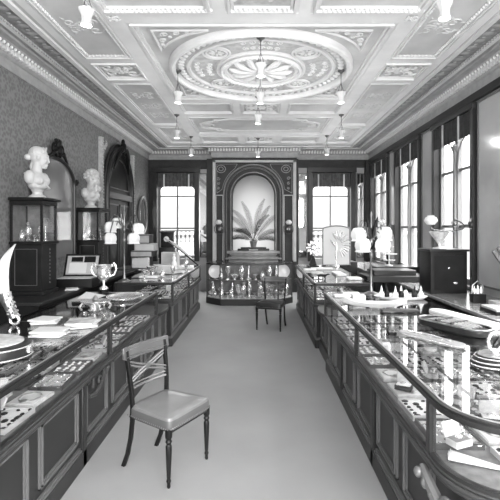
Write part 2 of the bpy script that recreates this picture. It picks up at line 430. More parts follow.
gr.build('relief_ground', reliefm, ceiling); mb.build('acanthus_reliefs', plasterm, ceiling)
# painted arabesques of the side panels: shallow scrolls
mb = MB()
for s in (-1, 1):
    for y in (3.6, 4.6, 7.0, 7.6, 8.2, 9.6, 10.2):
        leafscrolls(mb, CX+s*1.91-.17, CX+s*1.91+.17, y-.2, y+.2, ZC+.002, .008)
mb.build('faint_arabesques', mat('arabesque_paint', .62, .8), ceiling)
# centre rosette
RX, RY = CX, 5.83
mb = MB()
def ringz(mb, r0, r1, z0, z1, n=72): 
    o = [(RX+r1*cos(2*pi*k/n), RY+r1*sin(2*pi*k/n)) for k in range(n)]; i = [(RX+r0*cos(2*pi*k/n), RY+r0*sin(2*pi*k/n)) for k in range(n)]
    mb.ring(o, i, z0, z1)
def torus(mb, r, t, z, n=72): mb.tube([(RX+r*cos(2*pi*k/n), RY+r*sin(2*pi*k/n), z) for k in range(n)], t, 8, True)
ringz(mb, 1.14, 1.22, ZC-.06, ZC); torus(mb, 1.18, .035, ZC-.06); ringz(mb, .95, .99, ZC-.04, ZC); ringz(mb, .99, 1.14, ZC-.012, ZC)
ringz(mb, .46, .50, ZC-.05, ZC); ringz(mb, .56, .60, ZC-.04, ZC); torus(mb, .53, .025, ZC-.05)
for k in range(4):
    a = pi/4+k*pi/2; c = (RX+.78*cos(a), RY+.78*sin(a))
    for rr in (.17, .13): mb.tube([(c[0]+rr*cos(2*pi*q/30), c[1]+rr*sin(2*pi*q/30), ZC-.012) for q in range(30)], .014, 6, True)
mb.build('rosette_rings', plasterm, ceiling)
mb = MB()
ringz(mb, .62, .93, ZC-.006, ZC); ringz(mb, 1.0, 1.135, ZC-.016, ZC-.002); mb.lathe([(.46, 0), (.46, -.006)], (RX, RY, ZC), 48)
mb.build('rosette_ground', reliefm, ceiling)
mb = MB()
for k in range(64):
    a = 2*pi*k/64; mb.ell((RX+1.065*cos(a), RY+1.065*sin(a), ZC-.022), (.046, .030, .024), 8, 4, rot=Matrix.Rotation(a+.5, 3, 'Z'))
for k in range(60):
    a = 2*pi*k/60; mb.ell((RX+.53*cos(a), RY+.53*sin(a), ZC-.07), (.016, .016, .014), 6, 4)
for k in range(12):
    a = 2*pi*k/12
    mb.tube([(RX+r*cos(a+.35*(r-.1)), RY+r*sin(a+.35*(r-.1)), ZC-.03-.02*sin(r*9)) for r in (.08,.14,.2,.26,.32,.38,.43)], [.02,.02,.025,.035,.045,.04,.015], 6)
mb.lathe([(.10, 0), (.09, -.04), (.04, -.08), (.0, -.1)], (RX, RY, ZC), 16, flute=.15, fl=8)
for k in range(4):                                            # fields between and inside the medallions
    a = k*pi/2
    for q in range(-3, 4):
        b = a+q*.13; c = (RX+.78*cos(b), RY+.78*sin(b))
        if abs(q) < 3:
            for t in (-1, 1): mb.tube([(x, y, ZC-.010) for x, y in scroll(RX+(.78+t*.075)*cos(b), RY+(.78+t*.075)*sin(b), .045, 1.3, q, t)], .008, 4)
    a = pi/4+k*pi/2; c = (RX+.78*cos(a), RY+.78*sin(a))
    for q in range(8):
        b = q*pi/4; mb.ell((c[0]+.06*cos(b), c[1]+.06*sin(b), ZC-.01), (.04, .016, .01), 6, 4, rot=Matrix.Rotation(b, 3, 'Z'))
mb.build('rosette_ornament', plaster, ceiling)
# corner spandrels of the centre field
mb = MB(); gr = MB(); fm = MB()
for sx in (-1, 1):
    for sy in (-1, 1):
        cx, cy = CX+sx*1.20, 5.80+sy*1.13
        pts = [(cx, cy), (cx-sx*.62, cy)]
        for i in range(1, 8):
            t = i/8; px = (1-t)**2*(cx-sx*.62)+2*t*(1-t)*(cx-sx*.20)+t*t*cx; py = (1-t)**2*cy+2*t*(1-t)*(cy-sy*.12)+t*t*(cy-sy*.52)
            pts.append((px, py))
        pts.append((cx, cy-sy*.52))
        gr.prism(pts, ZC-.005, ZC); fm.tube([(x, y, ZC-.012) for x, y in pts], .016, 5, True)
        for (u, v, r) in ((.12, .10, .05), (.25, .07, .04), (.08, .24, .045), (.38, .045, .025), (.05, .36, .025), (.17, .17, .02)):
            mb.tube([(x, y, ZC-.012) for x, y in scroll(cx-sx*u, cy-sy*v, r, 1.4, u*20, sx*sy)], .009, 5)
gr.build('spandrel_ground', reliefm, ceiling); fm.build('spandrel_frames', plasterm, ceiling); mb.build('spandrel_scrolls', plasterm, ceiling)
# long cartouche
mb = MB()
def cart(k):
    w, h = 1.22*k, .52*k; pts = []
    q = [(.55,1),(.62,.86),(.74,.86),(.78,.62),(.9,.5),(1,.28),(1.0,0)]
    q = [(0,1),(.3,1)]+q
    full = [(a, b) for a, b in q]+[(a, -b) for a, b in reversed(q[:-1])]
    full += [(-a, b) for a, b in [(x, y) for x, y in reversed(full)][1:-1]]
    return [(CX+a*w, 8.96+b*h, ZC-.012) for a, b in full]
mb.tube(cart(1), .022, 6, True); mb.tube(cart(.9), .012, 5, True)
for s in (-1, 1): mb.tube([(x, y, ZC-.01) for x, y in scroll(CX+s*1.1, 8.96, .14, 1.5, 0, s)], .016, 5)
mb.build('cartouche', plasterm, ceiling)

# ------------------------------------------------------------------ windows
wi = 0
def window_right(a, b):
    global wi; wi += 1
    fm = MB(); x = XR
    fm.box(x-.07, x+.11, a-.02, a+.07, WZ0-.02, WZ1+.06); fm.box(x-.07, x+.11, b-.07, b+.02, WZ0-.02, WZ1+.06); fm.box(x-.09, x+.11, a-.04, b+.04, WZ1, WZ1+.08)
    w = struct(f'window_{wi}', fm, wood, bevel=.006)
    sh = MB(); c = (a+b)/2
    sh.box(x+.03, x+.10, c-.05, c+.05, WZ0, WZ1)
    for y in (a+.07, b-.12): sh.box(x+.04, x+.10, y, y+.05, WZ0, WZ1)
    for z in (1.72, 2.59): sh.box(x+.05, x+.09, a+.07, b-.07, z-.02, z+.02)
    sh.box(x+.03, x+.10, a+.07, b-.07, WZ0, WZ0+.08)
    sh.box(x-.01, x+.06, c-.03, c+.03, WZ0, 3.0)
    sh.lathe([(.03,0),(.05,.04),(.08,.08),(.08,.10)], (x+.03, c, 2.86), 12)
    for s in (-1, 1): sh.tube([(x+.03, c+s*.05, 2.6), (x+.03, c+s*.09, 2.88), (x+.03, c+s*.18, 3.0), (x+.03, c+s*.28, 3.06)], .014, 6)
    sh.build('sash', mat('sash_paint', .18, .5), w)
    MB().box(x+.07, x+.078, a+.09, b-.09, WZ0+.04, WZ1).build('pane', wglass, w)
    MB().box(x-.08, x+.12, a-.02, b+.02, WZ0-.03, WZ0).build('sill', wood, w)
    v = MB(); n = 40                                           # gathered dark pelmet cloth
    for row, zz in ((0, WZ1), (1, 3.02)):
        pass
    rings = []
    for zz in (WZ1+.01, 3.18, 3.02):
        rings.append([(x-.045+.012*sin(i*1.7), a+.07+(b-a-.14)*i/n, zz) for i in range(n+1)]+[(x-.033+.012*sin(i*1.7), a+.07+(b-a-.14)*i/n, zz) for i in range(n, -1, -1)])
    v.loft(rings, caps=True); v.build('blind', cloth, w)
    t = MB()
    for y in (a+.07+(b-a-.14)*.28, a+.07+(b-a-.14)*.72): t.box(x-.075, x-.062, y-.02, y+.02, 2.98, WZ1)
    t.build('blind_tape', paperg, w)
    return w
for a, b in WINR: window_right(a, b)
def window_back(a, b):
    global wi; wi += 1
    y = YB; T = 3.22; fm = MB()
    fm.box(a-.10, a+.03, y-.12, y+.3, .8, T+.1); fm.box(b-.03, b+.10, y-.12, y+.3, .8, T+.1); fm.box(a-.12, b+.12, y-.14, y+.3, T, T+.14)
    w = struct(f'window_{wi}', fm, wood, bevel=.006); c = (a+b)/2
    sh = MB()
    for x0 in (a+.03, b-.07): sh.box(x0, x0+.04, y+.16, y+.22, WZ0, T)
    sh.box(c-.018, c+.018, y+.16, y+.22, WZ0, T); sh.box(a, b, y+.16, y+.22, WZ0, WZ0+.08)
    for z in (1.70, 2.59): sh.box(a+.03, b-.03, y+.17, y+.21, z-.018, z+.018)
    for s, X in ((1, a+.05), (-1, b-.05)):                      # rounded head of the sash
        sh.add([(X, y+.18, 2.86)]+[(X+s*.14*(1-cos(t*pi/12)), y+.18, 2.68+.18*sin(t*pi/12)) for t in range(7)], [(0, i, i+1) for i in range(1, 7)])
    sh.build('sash', mat('sash_paint', .18, .5), w)
    MB().box(a+.03, b-.03, y+.185, y+.192, WZ0, T).build('pane', wglass, w)
    n = 36; rings = [[(a+.03+(b-a-.06)*i/n, y+.02+.012*sin(i*1.9), zz) for i in range(n+1)]+[(a+.03+(b-a-.06)*i/n, y+.035+.012*sin(i*1.9), zz) for i in range(n, -1, -1)] for zz in (T, 3.0, 2.84)]
    MB().loft(rings, caps=True).build('blind', mat('pelmet_cloth', .09, .9, 0, .3, 12), w)
    t = MB()
    for x in (a+.2, b-.2): t.box(x-.018, x+.018, y-.01, y+.004, 2.82, 3.18)
    t.build('blind_tape', paper, w)
for a, b in BW: window_back(a, b)
# arched backlit pane, added to make the niche back bright white
wi += 1
w = struct(f'window_{wi}', arch_band(MB(), NX, .56, .60, NS, NB, BYF+.26, BYF+.30), wood)
mb = MB(); n = 24; pts = [(NX-.585, NB)]+[(NX-.585*cos(pi*i/n), NS+.585*sin(pi*i/n)) for i in range(n+1)]+[(NX+.585, NB)]
mb.loft([[(x, BYF+.275, z) for x, z in pts], [(x, BYF+.285, z) for x, z in pts]], caps=True); mb.build('pane', fr, w)
# dark architrave band along the back wall and dark door-height posts beside the windows
mb = MB(); mb.box(XL, BX0, YB-.06, YB, 3.32, 3.57); mb.box(BX1, XR, YB-.06, YB, 3.36, 3.57)
mb.box(XL, -2.88, YB-.05, YB, .8, 3.35); mb.box(BX0-.16, BX0, YB-.25, YB, 0, 3.57); mb.box(BX1, BX1+.06, YB-.2, YB, 0, 3.57)
mb.box(XR-.14, XR, YB-.2, YB, .8, 3.55)
struct('trim_13', mb, darkwall, bevel=.005)
mb = MB(); mb.box(XR-.06, XR, YF, YB-.1, 3.46, 3.57)
struct('trim_14', mb, wood, bevel=.006)

# outdoors: balcony rail and pale houses across the street
for a, b in BW:
    t = thing('balcony_railing', 'iron balcony railing outside the %s rear window' % ('left' if a < 0 else 'right'), 'railing', ((a+b)/2, YB+.7, .3))
    m1 = MB().box(a-.2, b+.2, YB+.68, YB+.72, 1.60, 1.64).box(a-.2, b+.2, YB+.69, YB+.71, 1.32, 1.34); m1.box(a-.2, b+.2, YB+.69, YB+.71, .72, .75); m1.build('handrail', iron, t, world=True)
    m1 = MB()
    for k in range(11):
        x = a-.1+(b-a+.2)*k/10; m1.box(x-.008, x+.008, YB+.69, YB+.71, .3, 1.6)
        if k < 10: m1.tube([(x+.064+.05*cos(q*pi/6), YB+.70, 1.47+.07*sin(q*pi/6)) for q in range(12)], .007, 4, True)
    m1.build('baluster', iron, t, world=True)
    mb = MB().box(a-.4, b+.4, YB+.3, YB+.8, .2, .3); o = mb.build('balcony_floor', stone, t, world=True)
h = thing('terrace_building', 'pale terrace building far outside beyond the balcony railings', 'building', (0, 34, -4))
MB().box(-14, 14, 34, 40, -4, 1.2).build('wall', stone, h, world=True)
mb = MB()
for k in range(16):
    for z in (-2.2, -.5): mb.box(-13+k*1.7, -12.2+k*1.7, 33.95, 34, z, z+1.1)
mb.build('window', mat('far_window', .3, .4), h, world=True)
MB().box(-14.2, 14.2, 33.8, 40, 1.2, 1.45).build('parapet', stone, h, world=True)
g = MB().box(-30, 30, 12.2, 40, -4.1, -4).build('street', stone); g['kind'] = 'structure'

# ------------------------------------------------------------------ mirrors on walls
def framed_pane(name, label, x0, x1, z0, z1, face, pos, m=mirror, fw=.04, fm=woodl, depth=.03):
    # face 'R': right wall (plane x=pos, spans y); 'B': back wall
    def bx(mb, u0, u1, z0, z1, d0, d1):
        if face == 'R': mb.box(pos-d1, pos-d0, u0, u1, z0, z1)
        else: mb.box(u0, u1, pos-d1, pos-d0, z0, z1)
    c = (pos, (x0+x1)/2, z0) if face == 'R' else ((x0+x1)/2, pos, z0)
    t = thing(name, label, 'mirror', c)
    a = MB(); bx(a, x0, x0+fw, z0, z1, 0, depth); bx(a, x1-fw, x1, z0, z1, 0, depth); bx(a, x0, x1, z0, z0+fw, 0, depth); bx(a, x0, x1, z1-fw, z1, 0, depth)
    a.build('frame', fm, t, world=True, bevel=.004)
    a = MB(); bx(a, x0+fw, x1-fw, z0+fw, z1-fw, .004, .014); a.build('mirror_glass', m, t, world=True); return t
framed_pane('pier_mirror', 'tall pier mirror at the right edge of the photo beside the nearest window', 4.46, 5.94, .9, 3.44, 'R', XR, pierg, .03)
framed_pane('pier_mirror', 'narrow pier mirror between the nearest and the middle window of the right wall', 7.41, 7.96, .9, 3.44, 'R', XR, pierg, .03)
framed_pane('pier_mirror', 'slim pier mirror between the middle and the farthest window of the right wall', 9.47, 9.93, .9, 3.44, 'R', XR, pierg, .03)
framed_pane('pier_mirror', 'narrow upright mirror between the left rear window and the niche', -1.66, -1.39, .9, 3.2, 'B', YB-.03, mirror, .025)
framed_pane('pier_mirror', 'narrow upright mirror between the niche and the right rear window', 1.10, 1.34, .9, 3.2, 'B', YB-.03, mirror, .025)
framed_pane('pier_mirror', 'slim mirror strip in the right rear corner of the room', 2.70, 2.90, .9, 3.2, 'B', YB-.03, mirror, .02)
# oval mirror on the left wall
t = thing('oval_mirror', 'upright oval mirror in a wooden frame on the left wall near the rear corner', 'mirror', (XL, 11.05, 2.04))
N = 40
MB().tube([(.04, .36*cos(2*pi*k/N), .46*sin(2*pi*k/N)) for k in range(N)], .035, 8, True).build('frame', woodl, t)
MB().loft([[(.015, .35*cos(2*pi*k/N), .45*sin(2*pi*k/N)) for k in range(N)], [(.03, .35*cos(2*pi*k/N), .45*sin(2*pi*k/N)) for k in range(N)]], caps=True).build('mirror_glass', mirror, t)
# big arched mirror on the left wall, shaped in (y,z)
def arch_pts(c, r, zs, rise, zb, n=28):
    return [(c-r, zb)]+[(c-r*cos(pi*i/n), zs+rise*sin(pi*i/n)) for i in range(n+1)]+[(c+r, zb)]
t = thing('arched_mirror', 'large arched mirror on the papered left wall between the two busts', 'mirror', (XL, 6.30, 1.25))
P = arch_pts(6.30, .62, 2.36, .36, 1.25)
MB().loft([[(XL+.01, y, z) for y, z in P], [(XL+.03, y, z) for y, z in P]], caps=True).build('mirror_glass', archm, t, world=True)
f = MB(); f.tube([(XL+.045, y, z) for y, z in P], .028, 8); f.tube([(XL+.03, y, z) for y, z in arch_pts(6.30, .655, 2.36, .39, 1.25)], .015, 6); f.build('frame', wood, t, world=True)
for s in (-1, 1):
    f = MB(); f.tube([(XL+.07, y, z) for y, z in scroll(6.30+s*.09, 2.84, .08, 1.4, pi/2, -s)], .022, 6)
    f.tube([(XL+.07, 6.30+s*.04, 2.75), (XL+.09, 6.30+s*.12, 2.80), (XL+.08, 6.30+s*.24, 2.72), (XL+.06, 6.30+s*.36, 2.68)], [.03,.035,.02,.01], 6)
    f.build('crest_scroll', ebony, t, world=True)
    MB().tube([(XL+.06, y, z) for y, z in scroll(6.30+s*.67, 2.42, .05, 1.3, 0, s)], .02, 6).build('shoulder_scroll', ebony, t, world=True)
f = MB(); f.ell((XL+.08, 6.30, 2.92), (.04, .05, .08)); f.ell((XL+.09, 6.30, 2.82), (.05, .06, .06)); f.ell((XL+.07, 6.36, 2.96), (.03, .05, .04)); f.ell((XL+.07, 6.25, 2.97), (.03, .04, .03))
f.build('crest', ebony, t, world=True)
# tall dark arched overdoor
t = thing('arched_doorcase', 'tall dark carved doorcase with pointed crest on the left wall beyond the farther bust', 'doorcase', (XL, 9.15, 0))
P = arch_pts(9.15, .80, 2.45, .88, 0)
MB().loft([[(XL+.0, y, z) for y, z in P], [(XL+.04, y, z) for y, z in P]], caps=True).build('door_leaf', ebony, t, world=True)
f = MB()
for r, dz, tk in ((.82, .90, .05), (.91, 1.0, .03), (.76, .84, .025)): f.tube([(XL+.08 if tk > .04 else XL+.05, y, z) for y, z in arch_pts(9.15, r, 2.45, dz, 0)], tk, 8)
f.box(XL, XL+.10, 8.33, 9.97, 2.30, 2.42)
f.build('arch_frame', wood, t, world=True)
f = MB(); f.tube([(XL+.06, y, z) for y, z in arch_pts(9.15, .62, 2.52, .62, 2.52)], .012, 5); f.tube([(XL+.06, 8.53, 2.52), (XL+.06, 9.77, 2.52)], .012, 5)
for y0, y1 in ((8.45, 9.10), (9.20, 9.85)):
    f.box(XL+.04, XL+.055, y0, y0+.03, .9, 2.2); f.box(XL+.04, XL+.055, y1-.03, y1, .9, 2.2); f.box(XL+.04, XL+.055, y0, y1, 2.17, 2.2)
f.build('panel_moulding', woodm, t, world=True)
f = MB()
for s in (-1, 1):
    f.tube([(XL+.12, 9.15+s*.03, 3.33), (XL+.15, 9.15+s*.14, 3.36), (XL+.14, 9.15+s*.3, 3.22), (XL+.12, 9.15+s*.42, 3.02), (XL+.10, 9.15+s*.5, 2.9)], [.05,.06,.05,.035,.015], 6)
    f.tube([(XL+.12, y, z) for y, z in scroll(9.15+s*.13, 3.28, .08, 1.3, pi/2, -s)], .022, 6)
f.ell((XL+.14, 9.15, 3.42), (.06, .08, .10)); f.ell((XL+.13, 9.15, 3.52), (.04, .04, .07)); f.build('carved_crest', ebony, t, world=True)
for s, nm in ((-1, 'near'), (1, 'far')):
    y = 9.15+s*1.02; f = MB().box(XL, XL+.06, y-.05, y+.05, .8, 3.42)
    beads(f, (XL+.07, y, .9), (XL+.07, y, 3.4), .06, .02)
    o = f.build('pilaster_strip', gold, t, world=True)
f = MB()
for s in (-1, 1):
    for q in (0, 1, 2): f.tube([(XL+.02, y, z) for y, z in scroll(9.15+s*(.88-.08*q), 3.2+.07*q, .06, 1.3, q, s)], .014, 5)
f.build('corner_relief', gold, t, world=True)

# ------------------------------------------------------------------ counters
XF_R, XF_L = .79, -1.21; CD = .83; ZT = .915; ZD = .635
def footprint(s, xf, y0, y1, r, o, CD=CD):
    pts = [(xf-s*o, y1+o)]
    n = 10
    for i in range(n+1):
        a = pi/2*i/n
        pts.append((xf+s*r-s*(r+o)*cos(a), y0+r-(r+o)*sin(a)))
    pts += [(xf+s*CD, y0-o), (xf+s*CD, y1+o)]
    return pts
def console(mb, x, y, z, s, sc=1.0):   # long carved scroll under the ledge, its knuckled end away from the camera
    def P(d, yy, zz): return (x-s*d*sc, y+yy*sc, z+zz*sc)
    mb.tube([P(.02,.16,-.02), P(.035,.10,-.045), P(.04,.03,-.09), P(.04,-.03,-.135), P(.035,-.10,-.155), P(.02,-.16,-.15)], [.016*sc,.022*sc,.024*sc,.024*sc,.020*sc,.014*sc], 8)
    for k in range(3): mb.ell(P(.045, .15-.045*k, -.035-.02*k), (.018*sc, .020*sc, .022*sc), 10, 6)
    mb.tube([P(.045, -.03+.04*(1-i/14)*cos(i*.55), -.075+.04*(1-i/14)*sin(i*.55)) for i in range(12)], .010*sc, 6)
    mb.tube([P(.03, -.12, -.10), P(.03, -.12, -.01)], .012*sc, 6)
def counter(label, s, y0, y1, r, posts, jogs, consoles=(), name='glass_counter', CD=CD):
    xf = XF_R if s > 0 else XF_L
    t = thing(name, label, 'display counter', (xf+s*CD/2, (y0+y1)/2, 0))
    fp = lambda o: footprint(s, xf, y0, y1, r, o, CD)
    MB().prism(fp(-.05), 0, ZD-.045).build('base', wood, t, world=True)
    m = MB(); m.prism(fp(-.015), 0, .115); m.build('plinth', wood, t, world=True, bevel=.004)
    m = MB(); m.prism(fp(-.022), .115, .128); m.prism(fp(-.034), .128, .142); m.build('plinth_moulding', woodl, t, world=True)
    m = MB(); m.prism(fp(-.04), ZD-.075, ZD-.055); m.prism(fp(-.0), ZD-.055, ZD-.03); m.prism(fp(.015), ZD-.03, ZD-.012); m.prism(fp(.005), ZD-.012, ZD)
    m.build('ledge', woodm, t, world=True, bevel=.005)
    m = MB(); m.prism(fp(-.04), ZD, ZD+.006); m.build('case_floor', mat('case_lining', .16, .8, 0, .3, 20), t, world=True)
    # front panels (doors) and raised jogs
    xs_ = xf+s*.05
    edges = [y0+r+.05]+list(jogs)+[y1-.03]
    for i in range(len(edges)-1):
        a, b = edges[i], edges[i+1]; n = max(1, round((b-a)/.56)); w = (b-a)/n
        if i < len(jogs):
            MB().box(*sorted((xs_+s*.02, xs_-s*.035)), b-.035, b+.035, 0.0, ZD-.06).build('pilaster', wood, t, world=True, bevel=.008)
        for k in range(n):
            p0, p1 = a+w*k+.06, a+w*(k+1)-.06
            m = MB()
            def bb(ya, yb, za, zb, d0, d1): m.box(*sorted((xs_-s*d0, xs_-s*d1)), ya, yb, za, zb)
            for q, d in ((0, .014), (.014, .022), (.026, .010)):
                bb(p0+q, p0+q+.011, .18+q, .565-q, 0, d); bb(p1-q-.011, p1-q, .18+q, .565-q, 0, d)
                bb(p0+q, p1-q, .18+q, .191+q, 0, d); bb(p0+q, p1-q, .554-q, .565-q, 0, d)
            m.build('door_panel', woodl, t, world=True)
    # end panel facing the camera
    m = MB(); n = 1
    xa, xb = sorted((xf+s*(max(r, .05)+.05), xf+s*(CD-.06)))
    for q, d in ((0, .014), (.014, .022)):
        yy = y0+.05
        m.box(xa+q, xa+q+.012, yy-d, yy, .18+q, .565-q); m.box(xb-q-.012, xb-q, yy-d, yy, .18+q, .565-q)
        m.box(xa+q, xb-q, yy-d, yy, .18+q, .192+q); m.box(xa+q, xb-q, yy-d, yy, .553-q, .565-q)
    m.build('end_panel', woodl, t, world=True)
    # glass case
    m = MB(); m.ring(fp(.008), fp(-.028), ZT-.022, ZT-.005); m.ring(fp(.0), fp(-.024), ZT-.034, ZT-.022); m.ring(fp(0), fp(-.022), ZT-.005, ZT+.004)
    m.build('top_rim', wood, t, world=True)
    m = MB(); m.ring(fp(-.02), fp(-.03), ZT+.002, ZT+.006); m.ring(fp(-.001), fp(-.006), ZD, ZD+.012)
    m.build('bead', mat('bright_edge', .4, .3, .4), t, world=True)
    m = MB(); m.ring(fp(-.0), fp(-.028), ZD, ZD+.018); m.build('bottom_rail', wood, t, world=True)
    m = MB(); m.prism(fp(-.024), ZT-.004, ZT+.002); m.build('glass_top', glass, t, world=True)
    m = MB(); fo = fp(-.010)[:-2]; fi = fp(-.014)[:-2]
    m.loft([[(x, y, ZD+.01), (x, y, ZT-.02)] for x, y in fo], closed=False)
    m.add([(xf+s*r if r else xf, y0+.010, ZD+.01), (xf+s*CD, y0+.010, ZD+.01), (xf+s*CD, y0+.010, ZT-.02), (xf+s*r, y0+.010, ZT-.02)], [(0,1,2,3)])
    m.build('glass_front', glass, t, world=True)
    for py in posts:
        m = MB(); m.box(*sorted((xf-s*.002, xf+s*.032)), py-.02, py+.02, ZD, ZT-.02)
        m.build('post', wood, t, world=True, bevel=.004)
    m = MB(); m.box(*sorted((xf+s*(CD-.035), xf+s*CD)), y0, y1, ZD, ZT-.02); m.build('back_rail', wood, t, world=True)
    if len(posts) > 2:
        for py in posts[1:-1]:
            MB().box(*sorted((xf+s*.02, xf+s*(CD-.02))), py-.010, py+.010, ZT-.012, ZT+.003).build('glazing_bar', wood, t, world=True)
    for cy in consoles:
        m = MB(); console(m, xf+s*.04, cy, ZD-.03, s); m.build('console', woodm, t, world=True)
    return t
counter('long glass-topped display counter in the near left foreground', -1, .6, 5.2, .04, (.8, 2.0, 3.55, 5.16), (1.75, 3.05, 4.2), (1.75, 3.3))
counter('shorter glass-topped counter farther back on the left side', -1, 6.12, 9.1, .04, (6.15, 7.6, 9.05), (7.6,))
rc = counter('long glass-topped counter with rounded corner in the near right foreground', 1, 1.62, 5.14, .30, (2.0, 3.5, 5.1), (3.05, 4.2), CD=1.06)
counter('shorter glass-topped counter farther back on the right side', 1, 6.03, 9.1, .04, (6.06, 7.6, 9.05), (7.6,))
m = MB(); m.box(XF_R+.06, XF_R+.075, 1.7, 1.72, .6, .61)
# scroll console at the rounded corner
m = MB(); console(m, 0, 0, 0, 1, 1.15); 
ca = R(14)
m.map(lambda p: Matrix.Rotation(ca, 3, 'Z') @ p + Vector((XF_R+.045, 1.84, ZD-.04)))
m.build('console', woodl, rc, world=True)
for s, nm, ya, yb in ((-1, 'left', 5.23, 6.08), (1, 'right', 5.17, 5.99)):
    xf = XF_R if s > 0 else XF_L
    t = thing('counter_gate', 'low wooden section joining the near and far %s counters' % nm, 'counter section', (xf+s*CD/2, (ya+yb)/2, 0))
    MB().box(*sorted((xf+s*.09, xf+s*.60)), ya, yb, 0, ZD-.05).build('base', wood, t, world=True)
    m = MB(); n = 10; P_ = [(xf+s*(.06-.07*sin(pi*i/n)), ya+(yb-ya)*i/n) for i in range(n+1)]+[(xf+s*.62, yb), (xf+s*.62, ya)]
    m.prism(P_, ZD-.05, ZD-.01); m.build('top', wood, t, world=True, bevel=.005)
    m = MB(); xs_ = xf+s*.09
    for a, b in ((ya+.06, (ya+yb)/2-.03), ((ya+yb)/2+.03, yb-.06)):
        for q in (0, .016):
            m.box(*sorted((xs_, xs_-s*.015)), a+q, a+q+.01, .2+q, .54-q); m.box(*sorted((xs_, xs_-s*.015)), b-q-.01, b-q, .2+q, .54-q)
            m.box(*sorted((xs_, xs_-s*.015)), a+q, b-q, .2+q, .21+q); m.box(*sorted((xs_, xs_-s*.015)), a+q, b-q, .53-q, .54-q)
    m.build('panel_moulding', woodl, t, world=True)
    MB().box(*sorted((xf+s*.06, xf+s*.60)), ya, yb, 0, .14).build('plinth', wood, t, world=True)

# ---------- trays inside the counters
def tray(kind, w=.2, d=.26):
    vm = {'pale': velvetl, 'grey': velvetm, 'dark': velvetd, 'card': paper}[kind]
    t = thing('jewellery_tray', '', 'tray')
    if kind == 'card':
        MB().rbox(-w*.42, w*.42, -d*.42, d*.42, 0, .02, .004).build('box', velvetm, t); MB().box(-w*.38, w*.38, -d*.38, d*.38, .02, .023).build('card', paper, t)
        m = MB(); m.tube([(w*.28*cos(a)*(1+.1*sin(5*a)), d*.26*sin(a), .026) for a in [2*pi*k/26 for k in range(26)]], .0045, 5, True); m.ell((0, -d*.26, .028), (.022, .026, .008), 10, 5); m.build('necklace', silverd, t)
        return t
    m = MB(); m.box(-w/2, w/2, -d/2, d/2, 0, .008)
    m.ring([(-w/2,-d/2),(w/2,-d/2),(w/2,d/2),(-w/2,d/2)], [(-w/2+.008,-d/2+.008),(w/2-.008,-d/2+.008),(w/2-.008,d/2-.008),(-w/2+.008,d/2-.008)], .008, .028)
    m.build('tray_body', woodm if kind != 'pale' else paperg, t)
    MB().box(-w/2+.008, w/2-.008, -d/2+.008, d/2-.008, .008, .018).build('lining', vm, t)
    m = MB(); nx, ny = 4, 6
    for i in range(nx):
        for j in range(ny):
            x = -w/2+w*(i+.5)/nx; y = -d/2+d*(j+.5)/ny
            if random.random() < .9:
                rr = random.uniform(.010, .021); m.ell((x+random.uniform(-.006,.006), y+random.uniform(-.008,.008), .02), (rr, rr*random.uniform(.5,1.3), .008), 7, 4)
    m.build('jewellery', china if kind == 'dark' else (silver if kind == 'grey' else ebony), t)
    return t
protos = {}
def put_trays(s, ya, yb, nx, where, zones, grp, CD=CD):
    xf = XF_R if s > 0 else XF_L
    dy = .29; ny = int((yb-ya)/dy); wx = (CD-.075)/nx
    LB = {'pale': 'pale-lined jewel tray', 'grey': 'grey velvet jewel tray', 'dark': 'dark velvet jewel tray', 'card': 'flat case with white card'}
    for i in range(nx):
        rown = (['aisle-side row', 'second row from aisle', 'third row from aisle', 'rear row'] if nx > 3 else ['aisle-side row', 'middle row', 'rear row'])[i]; ks = []
        for j in range(ny):
            if not ks: ks = ['pale', 'grey', 'dark', 'card']; random.shuffle(ks)
            zone = zones[min(len(zones)-1, j//4)]; k = ks.pop(); y = ya+dy*(j+.5); x = xf+s*(.038+wx*(i+.5))
            if y < 2.0 and s > 0 and i == 0: continue
            if k not in protos: protos[k] = tray(k, .21, .26); o = protos[k]
            else: o = dup(protos[k], (0, 0, 0))
            o['label'] = f'{LB[k]}, {rown}, {zone} of {where} counter'; o['group'] = grp
            o.location = (x, y, ZD+.007); o.rotation_euler = (0, 0, random.uniform(-.12, .12) if s < 0 else random.uniform(-.025, .025))
            o.scale = (wx/(.25 if s < 0 else .222), random.uniform(.9, 1.06), 1)
Z4 = ['near end', 'nearer middle', 'farther middle', 'far end']
put_trays(-1, 1.0, 5.1, 3, 'near left', Z4, 'trays in the near left counter')
put_trays(1, 1.72, 5.05, 4, 'near right', ['rounded end', 'middle', 'far end'], 'trays in the near right counter', 1.06)
put_trays(-1, 6.2, 9.0, 3, 'farther left', ['near end', 'middle', 'far end'], 'trays in the farther left counter')
put_trays(1, 6.1, 9.0, 3, 'farther right', ['near end', 'middle', 'far end'], 'trays in the farther right counter')

